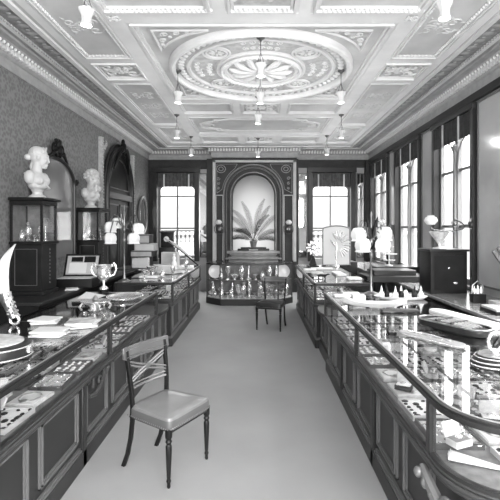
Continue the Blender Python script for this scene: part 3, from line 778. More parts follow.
def jewel_box(dark):
    t = thing('jewel_box', '', 'box'); b = MB().rbox(-.05, .05, -.035, .035, 0, .03, .006).build('box', ebony if dark else paperg, t)
    MB().box(-.043, .043, -.028, .028, .03, .032).build('lining', china if dark else velvetd, b)
    l = MB().map(lambda p: p); l.rbox(-.05, .05, 0, .065, -.006, .006, .004); q = Matrix.Rotation(R(65), 3, 'X'); l.map(lambda p: q @ p+Vector((0, .035, .03))); l.build('lid', paper if not dark else velvetm, t)
    MB().ell((0, 0, .038), (.022, .016, .010), 10, 6).build('jewel', silver, t); return t
JB = [jewel_box(False), jewel_box(True)]; used = [False, False]
ORD = ['first', 'second', 'third', 'fourth', 'fifth', 'sixth', 'seventh', 'eighth', 'ninth', 'tenth', 'eleventh', 'twelfth', 'thirteenth', 'fourteenth']
for s, ya, yb, cnt, where, cd in ((-1, 1.5, 5.0, 14, 'near left', CD), (1, 2.0, 5.0, 14, 'near right', 1.06), (-1, 6.3, 8.9, 7, 'farther left', CD), (1, 6.2, 8.9, 7, 'farther right', CD)):
    for i in range(cnt):
        k = i % 2; xf = XF_R if s > 0 else XF_L
        o = JB[k] if not used[k] else dup(JB[k], (0, 0, 0)); used[k] = True
        o.location = (xf+s*random.uniform(.12, cd-.15), ya+(yb-ya)*i/(cnt-1), ZD+.042); o.rotation_euler = (0, 0, random.uniform(-1.2, 1.2))
        o['label'] = f'small open {"pale" if k == 0 else "dark"} jewel box, {ORD[i]} from the near end in the {where} counter'; o['group'] = 'open jewel boxes in the counters'
for i, (x, y, rz, lb) in enumerate(((.98, 1.88, 60, 'folded white lace fan under the glass at the rounded corner of the right counter'),)):
    t = thing('folded_fan', lb, 'fan', (x, y, ZD+.012), R(rz)); m = MB(); n = 9
    P_ = [(0, -.12)]+[(-.05+.1*k/n, .14-.02*abs(k-n/2)/n) for k in range(n+1)]
    m.loft([[(a, b, .0+(.012 if k % 2 else 0)) for k, (a, b) in enumerate(P_)], [(a, b, .012+(.012 if k % 2 else 0)) for k, (a, b) in enumerate(P_)]], caps=True); m.build('leaf', paper, t)
    MB().lathe([(.012,0),(.012,.02),(0,.024)], (0,-.115,0), 10).build('rivet', silver, t)

# ------------------------------------------------------------------ wall units and shelves
t = thing('wall_base_cabinet', 'long dark low cabinet against the left wall behind the counters', 'cabinet', (-2.62, 6.4, 0))
MB().box(XL, -2.40, 4.7, 8.3, 0, .84).build('body', ebony, t, world=True); MB().box(XL, -2.36, 4.66, 8.3, .84, .88).build('top', wood, t, world=True, bevel=.006)
m = MB()
for k in range(6):
    a = 4.8+k*.58; m.box(-2.40, -2.385, a, a+.50, .1, .76)
m.build('door', wood, t, world=True, bevel=.01)
t = thing('window_shelf', 'long polished wooden shelf below the right wall windows', 'shelf', (2.65, 5.5, 0))
MB().box(2.25, XR-.045, 1.0, 11.2, .78, .82).build('top', mat('shelf_wood', .30, .22, 0, .2, 3, coat=.6, stretch=(1, 6, 1)), t, world=True, bevel=.008)
MB().box(2.36, XR, 1.0, 11.2, 0, .78).build('body', wood, t, world=True)
m = MB()
for k in range(16):
    a = 1.1+k*.63; m.box(2.345, 2.36, a, a+.53, .12, .70)
m.build('door', wood, t, world=True, bevel=.01)
cback = mat('vitrine_back', .22, .5, 0, .3, 9)
# vitrines under the busts
def vitrine(label, x1, y0, y1, zt, g0, g1):
    x0 = XL+.02; t = thing('display_cabinet', label, 'cabinet', ((x0+x1)/2, (y0+y1)/2, .88))
    m = MB(); m.box(x0, x1, y0, y1, .93, g0-.03); m.box(x0-.0, x1+.02, y0-.02, y1+.02, .88, .93); m.build('body', ebony, t, world=True, bevel=.006)
    MB().box(x0, x1+.025, y0-.025, y1+.025, g0-.035, g0).build('waist_moulding', ebony, t, world=True, bevel=.006)
    m = MB(); m.box(x0, x1+.01, y0-.01, y1+.01, g1, zt-.035); m.box(x0, x1+.04, y0-.04, y1+.04, zt-.035, zt)
    m.build('cornice', ebony, t, world=True, bevel=.006)
    for x, y in ((x0, y0), (x1-.025, y0), (x0, y1-.025), (x1-.025, y1-.025)): MB().box(x, x+.025, y, y+.025, g0, g1).build('post', ebony, t, world=True)
    m = MB(); m.box(x0+.02, x1-.02, y0+.006, y0+.01, g0, g1); m.box(x1-.010, x1-.006, y0+.02, y1-.02, g0, g1); m.build('glass', glass, t, world=True)
    MB().box(x0+.0, x0+.008, y0+.02, y1-.02, g0, g1).build('back_panel', cback, t, world=True)
    MB().box(x0+.01, x1-.01, y1-.012, y1-.004, g0, g1).build('rear_panel', cback, t, world=True)
    m = MB(); q = .05
    m.box(x0+.06, x0+.065, y0-.004, y0, 1.0, g0-.09); m.box(x1-.065, x1-.06, y0-.004, y0, 1.0, g0-.09); m.box(x0+.06, x1-.06, y0-.004, y0, 1.0, 1.005); m.box(x0+.06, x1-.06, y0-.004, y0, g0-.095, g0-.09)
    beads(m, (x1+.002, (y0+y1)/2, 1.02), (x1+.002, (y0+y1)/2, g0-.1), .045, .011)
    m.build('inlay', woodl, t, world=True)
    return t
vitrine('dark glazed display cabinet carrying the nearer marble bust', -2.59, 5.16, 5.53, 2.06, 1.53, 1.97)
vitrine('dark glazed display cabinet carrying the farther bearded bust', -2.62, 7.05, 7.48, 2.03, 1.50, 1.96)

# ------------------------------------------------------------------ silverware kinds (lathe profiles)
PRO = {
 'goblet': ([(.035,0),(.035,.006),(.008,.02),(.007,.07),(.012,.085),(.03,.11),(.036,.15),(.034,.19),(.031,.19),(.028,.12),(0,.10)], 'silver goblet', 'goblet'),
 'candlestick': ([(.05,0),(.05,.01),(.02,.03),(.012,.06),(.018,.09),(.01,.12),(.01,.19),(.02,.20),(.015,.22),(.012,.24),(0,.24)], 'silver candlestick', 'candlestick'),
 'vase': ([(.03,0),(.032,.01),(.015,.03),(.03,.07),(.045,.12),(.04,.16),(.018,.20),(.03,.24),(.028,.24),(.014,.2),(0,.19)], 'silver vase', 'vase'),
 'bowl': ([(.03,0),(.03,.012),(.015,.02),(.06,.05),(.075,.09),(.078,.10),(.07,.09),(.05,.055),(0,.04)], 'silver bowl', 'bowl'),
 'compote': ([(.05,0),(.045,.012),(.012,.03),(.01,.10),(.02,.12),(.08,.15),(.10,.165),(.095,.165),(.05,.14),(0,.135)], 'silver compote', 'compote'),
 'jar': ([(.03,0),(.04,.02),(.045,.08),(.03,.11),(.032,.115),(.02,.135),(.006,.14),(.01,.155),(0,.165)], 'lidded silver jar', 'jar'),
}
SP = {}
def ware(kind, loc, label, group=None, sc=1.0, m=None, cat=None, name=None, sx=1.0):
    key = (kind, m.name if m else '')
    pr, lb, c = PRO[kind]
    if key not in SP:
        o = MB().lathe(pr, n=18).build(name or ('silver_'+kind), m or silver); SP[key] = o
    else:
        o = SP[key].copy(); col.objects.link(o)
    o.location = loc; o.scale = (sc*sx, sc*sx, sc); tag(o, label, cat or c)
    if group: o['group'] = group
    elif 'group' in o: del o['group']
    return o
# contents of the two vitrines
kinds = list(PRO)
for (x1, y0, z0, who) in ((-2.59, 5.20, 1.531, 'nearer'), (-2.62, 7.09, 1.501, 'farther')):
    words = ['leftmost', 'second', 'third', 'rightmost']
    for i, k in enumerate(['jar', 'vase', 'compote', 'goblet']):
        ware(k, (XL+.09+i*.078, y0+.10, z0), f'{PRO[k][1]}, {words[i]} in the front row inside the {who} bust cabinet', sc=.95 if i != 2 else .5)
    for i, k in enumerate(['candlestick', 'bowl', 'candlestick']):
        ware(k, (XL+.12+i*.10, y0+.22, z0), f'{PRO[k][1]} at the back inside the {who} bust cabinet, {["left", "middle", "right"][i]}', sc=.75)

# ------------------------------------------------------------------ busts
def bust(label, loc, rz, male):
    t = thing('marble_bust', label, 'sculpture', loc, rz)
    MB().lathe([(.10,0),(.10,.02),(.085,.035),(.06,.05),(.055,.075),(.07,.095),(.075,.105),(0,.105)], n=28).build('socle', marble if not male else marble, t)
    m = MB(); Rz = lambda a: Matrix.Rotation(a, 3, 'Z')
    m.ell((0, 0, .22), (.11, .15, .11), 20, 12); m.ell((.0, 0, .165), (.10, .13, .075)); m.ell((.05, .06, .22), (.07, .07, .07)); m.ell((.05, -.06, .22), (.07, .07, .07))
    m.ell((-.01, .135, .25), (.065, .055, .085)); m.ell((-.01, -.135, .25), (.065, .055, .085)); m.ell((-.03, 0, .28), (.07, .14, .06))
    m.tube([(-.01,0,.28), (-.01,0,.34), (.0,0,.40), (.01,0,.46)], [.085,.062,.056,.06], 14)
    H = MB()
    H.ell((0, 0, .06), (.088, .072, .095), 18, 12); H.ell((.04, 0, .015), (.055, .055, .07), 14, 9); H.ell((.07, 0, -.045), (.026, .026, .022))
    H.tube([(.086, 0, .07), (.094, 0, .035), (.103, 0, .014), (.092, 0, .004)], [.008,.010,.012,.008], 8)
    H.ell((.085, 0, -.018), (.018, .024, .008)); H.ell((.083, 0, -.03), (.016, .02, .008)); H.ell((.075, 0, .075), (.022, .05, .014))
    for s in (-1, 1): H.ell((.078, s*.028, .045), (.010, .014, .008)); H.ell((.0, s*.074, .035), (.018, .01, .028)); H.ell((.055, s*.035, .01), (.03, .02, .03))
    if not male:
        H.ell((-.018, 0, .082), (.088, .079, .082), 16, 10)
        for q in range(5): H.tube([(.055-.028*q, .074*sin(a), .075+.085*cos(a)-.004*q) for a in [-1.35+.27*k for k in range(11)]], .010, 6)
        H.ell((-.100, 0, .03), (.036, .036, .034)); H.ell((-.075, 0, .04), (.03, .035, .035)); H.tube([(-.05,.06,.0), (-.06,.05,-.06), (-.04,.07,-.12), (0,.09,-.17)], [.02,.018,.016,.01], 8)
    else:
        for k in range(34):
            a = k*2.399; q = k/34; th = q*pi*.6
            x = -.01+.088*sin(th)*cos(a); y = .078*sin(th)*sin(a); z = .07+.095*cos(th)
            if x < .06: H.ell((x, y, z), (.026, .024, .022))
        for k in range(16):
            H.ell((.045+.04*sin(k*1.3)+.02, .045*sin(k*2.4), -.05-.05*(k/16)), (.028, .024, .03))
        for s in (-1, 1): H.ell((.02, s*.06, -.02), (.035, .022, .05)); H.ell((.085, s*.016, -.012), (.016, .02, .009))
    yaw = Rz(R(34 if not male else 24)); pit = Matrix.Rotation(R(8 if not male else 10), 3, 'Y')
    H.map(lambda p: yaw @ (pit @ (p*(1.17 if not male else 1.24))) + Vector((.01, 0, .455 if not male else .44))); m.add(H.v, H.f)
    for k in range(5):                                        # drapery folds
        y = -.15+.03*k
        m.tube([(-.08, -.14+.02*k, .30-.02*k), (.06, -.10+.03*k, .24-.02*k), (.10, .02+.02*k, .17-.01*k), (.03, .12, .18-.012*k)], .013, 6)
    m.map(lambda p: Vector((p.x, p.y, p.z if p.z > .105 else .103)))
    o = m.build('bust_figure', marble, t)
    rm = o.modifiers.new('remesh', 'REMESH'); rm.mode = 'VOXEL'; rm.voxel_size = .006; rm.use_smooth_shade = True
    sm = o.modifiers.new('smooth', 'SMOOTH'); sm.factor = .5; sm.iterations = 2
    return t
bust('white marble bust of a woman in profile on the nearer glazed cabinet', (-2.74, 5.34, 2.06), R(-8), False)
bust('white marble bust of a bearded man on the farther glazed cabinet', (-2.82, 7.26, 2.03), R(-18), True)

# ------------------------------------------------------------------ chairs
def chair(label, loc, rz):
    t = thing('side_chair', label, 'chair', loc, rz)
    m = MB(); N = 28                                              # padded seat
    def sq(w0, w1, d, k, oy=-.012):  # trapezoid with rounded corners
        pts = []
        for i in range(N):
            a = 2*pi*i/N+pi/4/7; c, s_ = cos(a), sin(a); e = .2
            x = math.copysign(abs(c)**e, c); y = math.copysign(abs(s_)**e, s_)
            w = w0+(w1-w0)*(y+1)/2; pts.append((x*w*k, y*d*k*.95+oy))
        return pts
    rings = []
    for z, k in ((.372, .985), (.377, 1.0), (.438, 1.0), (.452, .975), (.461, .88), (.467, .65), (.470, .35), (.471, .05)):
        rings.append([(x, y, z) for x, y in sq(.225, .185, .215, k)])
    m.loft(rings, caps=True); m.build('seat', leather, t)
    m = MB(); m.loft([[(x, y, z) for x, y in sq(.225, .185, .215, k)] for z, k in ((.376, 1.0), (.378, 1.008), (.430, 1.008), (.434, 1.0))]); m.build('seat_side_shade', mat('seat_side_shade', .09, .4, 0, .15, 5), t)  # darker band paints the shading of the seat's sides
    nl = MB()
    for i, (x, y) in enumerate(sq(.227, .187, .217, 1.0)): pass
    for k in range(24): nl.ell((-.21+.42*k/23, -.2165, .385), (.005, .004, .005), 6, 4)
    for k in range(22):
        y = -.2+.4*k/21; w = .225+(.185-.225)*(y/.215+1)/2
        for s in (-1, 1): nl.ell((s*(w+.001), y, .385), (.004, .005, .005), 6, 4)
    nl.build('nail_trim', brassl, t)
    rl = MB(); 
    for s in (-1, 1): rl.bar((s*.20, -.19, .372), (s*.165, .19, .372), .03, .012)
    rl.bar((-.2, -.19, .372), (.2, -.19, .372), .03, .035, ); rl.bar((-.165, .19, .372), (.165, .19, .372), .03, .012); rl.build('seat_frame', wood, t)
    for s in (-1, 1):
        MB().lathe([(.009,0),(.012,.01),(.010,.03),(.016,.045),(.011,.06),(.013,.075),(.019,.20),(.021,.27),(.014,.285),(.022,.30),(.016,.315),(.023,.33),(.023,.38),(0,.38)], (s*.203, -.19, 0), 12).build('leg', ebony, t)
        m = MB(); path = [(s*.165,.265,0),(s*.166,.222,.10),(s*.168,.190,.22),(s*.17,.172,.34),(s*.172,.168,.44),(s*.178,.172,.55),(s*.185,.188,.68),(s*.19,.208,.80),(s*.19,.214,.83)]
        rings = []
        for (x, y, z) in path:
            rings.append([(x-.011,y-.015,z),(x+.011,y-.015,z),(x+.011,y+.015,z),(x-.011,y+.015,z)])
        m.loft(rings, caps=True); m.build('leg', ebony, t, bevel=.003)
    m = MB(); rings = []                                          # curved broad top rail
    for i in range(13):
        u = -1+2*i/12; x = .225*u; y = .262-.035*(1-u*u)*-1; h = .085 if abs(u) < .95 else .07
        yb = .198+.03*(1-u*u)
        rings.append([(x, yb-.010, .845-h), (x, yb+.012, .845-h), (x, yb+.024, .85), (x, yb+.0, .855)])
    m.loft(rings, caps=True); m.build('top_rail', mat('polished_rail', .11, .28, 0, .2, 5, coat=.3), t, bevel=.004)  # lighter base colour carries the glossy reflection on the rail
    m = MB()
    for i in range(2):
        z = .785+.045*i; m.tube([(.2*u, .191+.03*(1-u*u)+.010*i-.003, z) for u in [-1+.2*k for k in range(11)]], .0025, 4)
    m.build('stringing', brassl, t)
    m = MB()
    for s in (-1, 1):
        for o_ in (-.012, .012):
            m.tube([(s*.18, .175, .60+o_+.02), (s*.09, .19, .64+o_+.01), (0, .202, .675+o_), (-s*.09, .206, .715+o_-.01), (-s*.18, .204, .76+o_-.02)], .008, 6)
    m.lathe([(.022,-.008),(.022,.008),(0,.01)], (0, .200, .68), 14, rot=Matrix.Rotation(pi/2, 3, 'X'))
    m.build('cross_back', mat('polished_rail', .1), t)
    m = MB()
    m.tube([(s_*.18, .172+.02*(1-s_*s_), .565) for s_ in [-1+.25*k for k in range(9)]], .010, 6); m.tube([(s_*.18, .176+.02*(1-s_*s_), .59) for s_ in [-1+.25*k for k in range(9)]], .006, 6); m.build('lower_rail', mat('polished_rail', .1), t)
    return t
c1 = chair('dark wooden chair with cross back and pale leather seat in the left foreground', (-.642, 3.06, 0), R(60))
c2 = dup(c1, (.235, 7.28, 0), R(-19), 'small dark chair standing before the glazed case at the far end')
for q in [q for q in bpy.data.objects if q.parent == c2 and q.name.startswith('seat') and 'frame' not in q.name]:
    q.material_slots[0].link = 'OBJECT'; q.material_slots[0].material = leatherd

# ------------------------------------------------------------------ far display case
EX0, EX1, EY0, EY1 = -1.17, .78, 9.42, 9.98
def epoly(o): return [(EX0-o, EY1+o), (EX0-o, EY0+.36), (EX0+.34, EY0-o), (EX1-.34, EY0-o), (EX1+o, EY0+.36), (EX1+o, EY1+o)]
t = thing('end_display_case', 'low glazed display case across the far end of the aisle', 'display case', ((EX0+EX1)/2, (EY0+EY1)/2, 0))
MB().prism(epoly(.01), 0, .14).build('plinth', wood, t, world=True, bevel=.01)
MB().prism(epoly(-.02), .14, .155).build('floor_board', velvetm, t, world=True)
m = MB(); m.ring(epoly(.01), epoly(-.03), .885, .915); m.build('top_rim', wood, t, world=True)
MB().prism(epoly(-.02), .905, .911).build('glass_top', glass, t, world=True)
pp = epoly(-.01)
MB().loft([[(x, y, .15), (x, y, .89)] for x, y in pp], closed=False).build('glass_front', glass, t, world=True)
for x, y in pp: MB().box(x-.012, x+.012, y-.012, y+.012, .14, .89).build('post', woodm, t, world=True)
MB().prism(epoly(-.035), .552, .56).build('glass_shelf', glass, t, world=True)
MB().box(EX0+.01, EX1-.01, EY1-.02, EY1-.008, .155, .885).build('back_panel', mat('case_back', .10, .5, 0, .5, 9), t, world=True)
m = MB(); m.bar((EX0+.03, EY0+.33, .55), (EX0+.36, EY0+.02, .55), .02, .012); m.bar((EX0+.36, EY0+.02, .55), (EX1-.36, EY0+.02, .55), .02, .012); m.bar((EX1-.36, EY0+.02, .55), (EX1-.03, EY0+.33, .55), .02, .012); m.build('shelf_edge', woodl, t, world=True)
ordw = ['first', 'second', 'third', 'fourth', 'fifth', 'sixth', 'seventh', 'eighth', 'ninth', 'tenth', 'eleventh', 'twelfth']
for row, (z, yy, ks, nm) in enumerate(((.156, 9.55, ['jar','compote','candlestick','goblet','vase','candlestick','compote','vase','bowl','goblet','jar'], 'lower shelf'),
                             (.561, 9.55, ['jar','goblet','bowl','vase','candlestick','compote','jar','vase','candlestick'], 'upper shelf'),
                             (.156, 9.78, ['vase','candlestick','jar','bowl','vase','candlestick','goblet','compote','vase'], 'back row of the floor'))):
    n = len(ks); x0, x1 = (EX0+.36, EX1-.36) if row == 0 else ((-.82, .40) if row == 1 else (EX0+.14, EX1-.14))
    for i, k in enumerate(ks):
        sc = {'goblet': 1.5, 'candlestick': 1.35, 'vase': 1.4, 'bowl': 1.2, 'compote': .72, 'jar': 1.2}[k]*(1.1 if row == 0 and i % 5 == 0 else 1)
        ware(k, (x0+(x1-x0)*i/(n-1), yy+.03*sin(i*2.1), z), f'{PRO[k][1]}, {ordw[i]} from the left on the {nm}, end case', sc=sc)
for i, x in enumerate((-.97, .57)):
    t = thing('display_plate', 'round white plate upright at the %s end of the far display case' % ('left', 'right')[i], 'plate', (x, 9.80, .561))
    MB().lathe([(0,0),(.06,0),(.145,.016),(.155,.02),(.155,.012),(.06,-.008),(0,-.008)], (0, 0, .155), 32, rot=Matrix.Rotation(R(82), 3, 'X')).build('plate', china, t)
    MB().box(-.06, .06, 0, .05, 0, .02).box(-.05, -.04, 0.03, .04, 0, .12).box(.04, .05, .03, .04, 0, .12).build('plate_stand', wood, t)
    for j in range(3):
        ware(['bowl','jar','goblet'][j], (x-.10+.10*j, 9.86 if j != 1 else 9.70, .561 if j == 9 else .157), f'{PRO[["bowl","jar","goblet"][j]][1]} under the {("left","right")[i]} white plate in the end case', sc=1.0)

# ------------------------------------------------------------------ niche mantel, stand and palm
m = MB(); yf = BYF
for z0, z1, d in ((.0, .80, .10), (.80, .87, .16), (.87, .89, .08), (.89, .925, .24), (.925, .955, .17), (.955, .99, .10), (.99, 1.04, .13), (1.04, 1.10, .20)):
    m.rbox(NX-.49-d, NX+.49+d, yf-d, yf+.02, z0, z1, .012)
t = tag(m.build('mantel_shelf', marbleg), 'moulded stone shelf below the arched niche', 'mantel', None)
m = MB().box(NX-.585, NX+.585, yf, YB+.2, NB-.03, NB+.005); o = m.build('trim_15', marbleg); o['kind'] = 'structure'
t = thing('plant_stand', 'low dark stepped stand under the potted palm', 'stand', (NX, 11.5, 1.105))
MB().rbox(-.42, .42, -.14, .14, .0, .05, .01).build('lower_step', wood, t); MB().rbox(-.34, .34, -.11, .11, .05, .09, .01).build('upper_step', wood, t)
MB().box(-.12, .12, -.148, -.14, .01, .04).build('name_plate', paperg, t)
t = thing('potted_palm', 'feathery palm in a small pot in the arched niche', 'plant', (NX, 11.5, 1.195))
MB().lathe([(.06,0),(.07,.01),(.095,.14),(.105,.15),(.105,.165),(.09,.165),(.08,.13),(0,.13)], n=20).build('pot', marbleg, t)
for k, (sx, dy, el0, ln, bend) in enumerate(((1, 0, 86, .95, .35), (-1, 0, 84, .90, .35), (1, .1, 76, .85, .35), (-1, .1, 72, .85, .55), (-1, 0, 62, .80, .55), (1, 0, 60, .85, .45),
                                      (1, -.15, 45, .62, .8), (-1, -.15, 50, .66, .9), (-1, 0, 35, .5, .9), (1, 0, 30, .52, .9), (1, .3, 80, .7, .7), (-1, -.3, 65, .5, 1.1))):
    m = MB(); d = Vector((sx, dy, 0)).normalized(); pts = []; n = 30; p = Vector((0, 0, .13)); el = R(el0)
    for i in range(n+1):
        pts.append(p.copy()); e = el-bend*1.3*(i/n)**1.6
        p = p+(d*cos(e)+Vector((0,0,1))*sin(e))*ln*1.25/n
    m.tube([tuple(q) for q in pts], [.008*(1-i/(n+3)) for i in range(n+1)], 5)
    for i in range(6, n+1):
        q = pts[i]; tg = (pts[min(i+1, n)]-pts[i-1]).normalized(); L = .12*sin(pi*(i-2)/(n-1))+.03
        for s in (-1, 1):
            side = tg.cross(Vector((0,1,.2))).normalized()*s
            e = q+(side*.6+tg*.85)*L+Vector((0,-.01,-.02)); w = tg*.007
            md = (q+e)/2+Vector((0,0,.006))
            m.add([q-w, q+w, md+w*1.3, e, md-w*1.3, q+Vector((0,.004,0)), md+Vector((0,.004,0))], [(0,1,2,4),(4,2,3),(0,5,6,4),(5,1,2,6),(4,6,3),(6,2,3)])
    m.build('frond', leaf, t)
def globe_prof(r): return [(.25*r,-.55*r),(.6*r,-.62*r),(1.0*r,-.15*r),(1.05*r,.1*r),(.85*r,.5*r),(.5*r,.72*r),(.55*r,.85*r),(.45*r,.85*r)]
def sconce(label, loc, direc, reach=.16):
    t = thing('wall_sconce', label, 'lamp', loc); d = Vector(direc)
    rot = d.to_track_quat('Z', 'Y').to_matrix()
    t.scale = (1.3, 1.3, 1.3)
    MB().lathe([(.09,0),(.085,.02),(.05,.03),(.03,.05),(0,.05)], (0,0,0), 18, rot=rot).build('back_plate', brass, t)
    m = MB(); m.tube([(0,0,0)+d*0 if False else tuple(d*.03), tuple(d*(reach*.6)+Vector((0,0,-.07))), tuple(d*reach+Vector((0,0,-.04))), tuple(d*reach+Vector((0,0,.09)))], .009, 8)
    pv = d.cross(Vector((0,0,1)))
    m.tube([tuple(d*.05+(pv*cos(a)+Vector((0,0,1))*sin(a))*.10) for a in [2*pi*k/24 for k in range(24)]], .010, 6, True); m.build('arm', brass, t)
    MB().lathe(globe_prof(.06), tuple(d*reach+Vector((0,0,.13))), 20, flute=.05, fl=8).build('glass_shade', shadew, t)
    return t
sconce('gas bracket with white shade on the panel left of the niche', (-1.02, BYF-.01, 1.68), (0,-1,0))
sconce('gas bracket with white shade on the panel right of the niche', (.80, BYF-.01, 1.68), (0,-1,0))
sconce('small white wall lamp on the mirror pier between the farther right windows', (XR-.03, 9.62, 1.66), (-1,0,0), .2)
t = thing('wall_bracket_lamp', 'long curved brass wall arm with white globe above the black box cabinet', 'lamp', (XR-.07, 6.02, 1.74))
MB().lathe([(.05,0),(.05,.02),(.02,.03),(0,.03)], (0,0,0), 16, rot=Vector((-1,0,0)).to_track_quat('Z','Y').to_matrix()).build('back_plate', brass, t)
m = MB(); m.tube([(-.02,0,0),(-.10,0,-.0),(-.16,0,.05),(-.22,0,.07),(-.27,0,.03),(-.24,0,-.02),(-.20,0,.0)], .012, 8)
m.tube([(-.05,0,0),(-.12,0,-.06),(-.25,0,-.09),(-.38,0,-.09),(-.50,0,-.08),(-.56,0,-.05),(-.56,0,.0)], .011, 8); m.tube([(0,0,-.06),(0,0,.09)], .012, 8); m.build('arm', brass, t)
MB().lathe(globe_prof(.088), (-.56, 0, .055), 22, flute=.04, fl=8).build('glass_shade', shadew, t)

# ------------------------------------------------------------------ counter lamp standards
def standard(label, loc, ht, shades, rz=0):
    t = thing('lamp_standard', label, 'lamp', loc, rz)
    m = MB(); m.lathe([(.09,0),(.09,.012),(.06,.025),(.025,.04),(.018,.08),(.013,.10),(.013,ht-.55),(.02,ht-.54),(.022,ht-.50),(.013,ht-.48),(.012,ht-.06),(.016,ht-.05),(.010,ht-.02),(0,ht)], n=14); m.build('pole', brassl, t)
    m = MB(); m.lathe([(.02,-.05),(.035,-.02),(.04,.0),(.03,.04),(.02,.06)], (0,0,ht-.36), 12); m.build('hub', brass, t)
    for a, rd, dz in shades:
        d = Vector((cos(R(a)), sin(R(a)), 0)); m = MB(); z = ht-.33
        pts = [Vector((0,0,z-.02)), d*.06+Vector((0,0,z+.05)), d*rd*.45+Vector((0,0,z+.17+dz*.5)), d*rd*.8+Vector((0,0,z+.19+dz*.6)), d*rd+Vector((0,0,z+.10+dz)), d*rd+Vector((0,0,z+.06+dz))]
        m.tube([tuple(p) for p in pts], .009, 7)
        m.tube([(d.x*(.07+.04*cos(q)), d.y*(.07+.04*cos(q)), z+.03+.06*sin(q)) for q in [i*.5 for i in range(10)]], .007, 6)
        m.lathe([(.022,0),(.02,.03),(.008,.05)], tuple(d*rd+Vector((0,0,z+.04+dz))), 10)
        m.build('arm', brass, t)
        MB().lathe([(.03,.085),(.06,.075),(.082,.035),(.086,-.01),(.074,-.05),(.086,-.072),(.06,-.065),(.02,.03)], tuple(d*rd+Vector((0,0,z+.0+dz))), 24, flute=.08, fl=6).build('glass_shade', shadew, t)
    return t
standard('tall lamp with curved arms and white frilled shades behind the left trophy cup', (-1.94, 6.24, ZT+.006), 1.11, [(180, .20, .0), (215, .20, -.16), (150, .14, .06), (0, .20, -.02), (335, .17, -.16)])
m0 = standard('lamp standard with hanging white shades at the far end of the near right counter', (1.31, 4.98, ZT+.006), .97, [(190, .15, .05), (215, .14, -.07), (-10, .15, .06), (-35, .14, -.07)])
m = MB()
for x, z in ((-.03, .76), (.05, .78), (-.06, .66), (.06, .64)):
    m.tube([(x*.3, 0, z-.12), (x*.8, -.01, z-.02), (x*1.2, 0, z+.06), (x*1.6, .01, z+.12)], [.03,.032,.02,.005], 7)
m.build('leaf_ornament', ebony, m0)

# ------------------------------------------------------------------ ceiling pendants
def pendant(label, loc, drop=.47):
    t = thing('pendant_lamp', label, 'pendant lamp', loc)
    MB().lathe([(.05,0),(.045,-.015),(.02,-.03),(.008,-.05),(0,-.05)][::-1], n=14).build('ceiling_rose', brass, t)
    c = MB(); zt = -drop+.20
    c.tube([(0,0,-.03), (0,0,zt+.09)], .005, 6)
    for k in range(3):
        a = k*2.094+.5; c.tube([(0,0,zt+.10), (.052*cos(a), .052*sin(a), zt-.03)], .003, 5)
    c.tube([(.055*cos(2*pi*k/20), .055*sin(2*pi*k/20), zt-.03) for k in range(20)], .007, 6, True); c.build('chain', brass, t)
    MB().lathe([(.040,-.17),(.046,-.168),(.044,-.15),(.036,-.12),(.045,-.08),(.064,-.045),(.066,-.03),(.052,-.022),(.03,-.02)], (0,0,zt), 24, flute=.05, fl=8).build('glass_shade', shadem, t)
    l = bpy.data.lights.new('pendant_fill', 'POINT'); l.energy = 2.6; l.shadow_soft_size = .06  # fill light added below the shade to brighten the dim far end
    lo = bpy.data.objects.new('pendant_fill', l); col.objects.link(lo); lo.parent = t; lo.location = (0, 0, zt-.24)
    return t
p0 = pendant('pendant lamp at the upper left edge of the photo, nearest on the left', (-1.46, 3.66, ZC))
for x, y, lb in ((1.51, 3.48, 'pendant lamp at the upper right edge of the photo, nearest on the right'), (.03, 4.80, 'pendant lamp hanging from the near rim of the ceiling rosette'),
                 (.03, 5.83, 'pendant lamp hanging from the centre of the ceiling rosette'), (.0, 6.95, 'pendant lamp hanging from the far rim of the ceiling rosette'),
                 (-1.08, 5.80, 'pendant lamp hanging from the left rim of the ceiling rosette'), (1.12, 5.80, 'pendant lamp hanging from the right rim of the ceiling rosette'),
                 (-1.52, 8.05, 'pendant lamp left of the long ceiling cartouche'), (1.56, 8.05, 'pendant lamp right of the long ceiling cartouche'),
                 (-1.55, 9.95, 'pendant lamp before the left rear window'), (0, 10.15, 'pendant lamp in front of the arched niche head'), (1.58, 9.85, 'pendant lamp before the right rear window')):
    dup(p0, (x, y, ZC if x > 2 else ZC-.03), 0, lb)

# ------------------------------------------------------------------ objects on the left counter
Z = ZT+.006
# banded oval casket
t = thing('oval_casket', 'large oval dark casket with bright metal bands at the left edge', 'casket', (-1.66, 2.55, Z))
MB().lathe([(.98,0),(1.0,.01),(1.0,.07),(.97,.08),(.9,.085),(0,.088)], n=48, sx=.30, sy=.22).build('body', leatherd, t)
m = MB()
for z in (.012, .068): m.tube([(.301*cos(2*pi*k/48), .221*sin(2*pi*k/48), z) for k in range(48)], .005, 6, True)
m.build('metal_band', silver, t); MB().lathe([(.85,.084),(.85,.092),(.8,.095),(0,.097)], n=48, sx=.30, sy=.22).build('lid_panel', velvetm, t)
MB().rbox(.29, .315, -.02, .02, .03, .07, .005).build('clasp', silver, t)
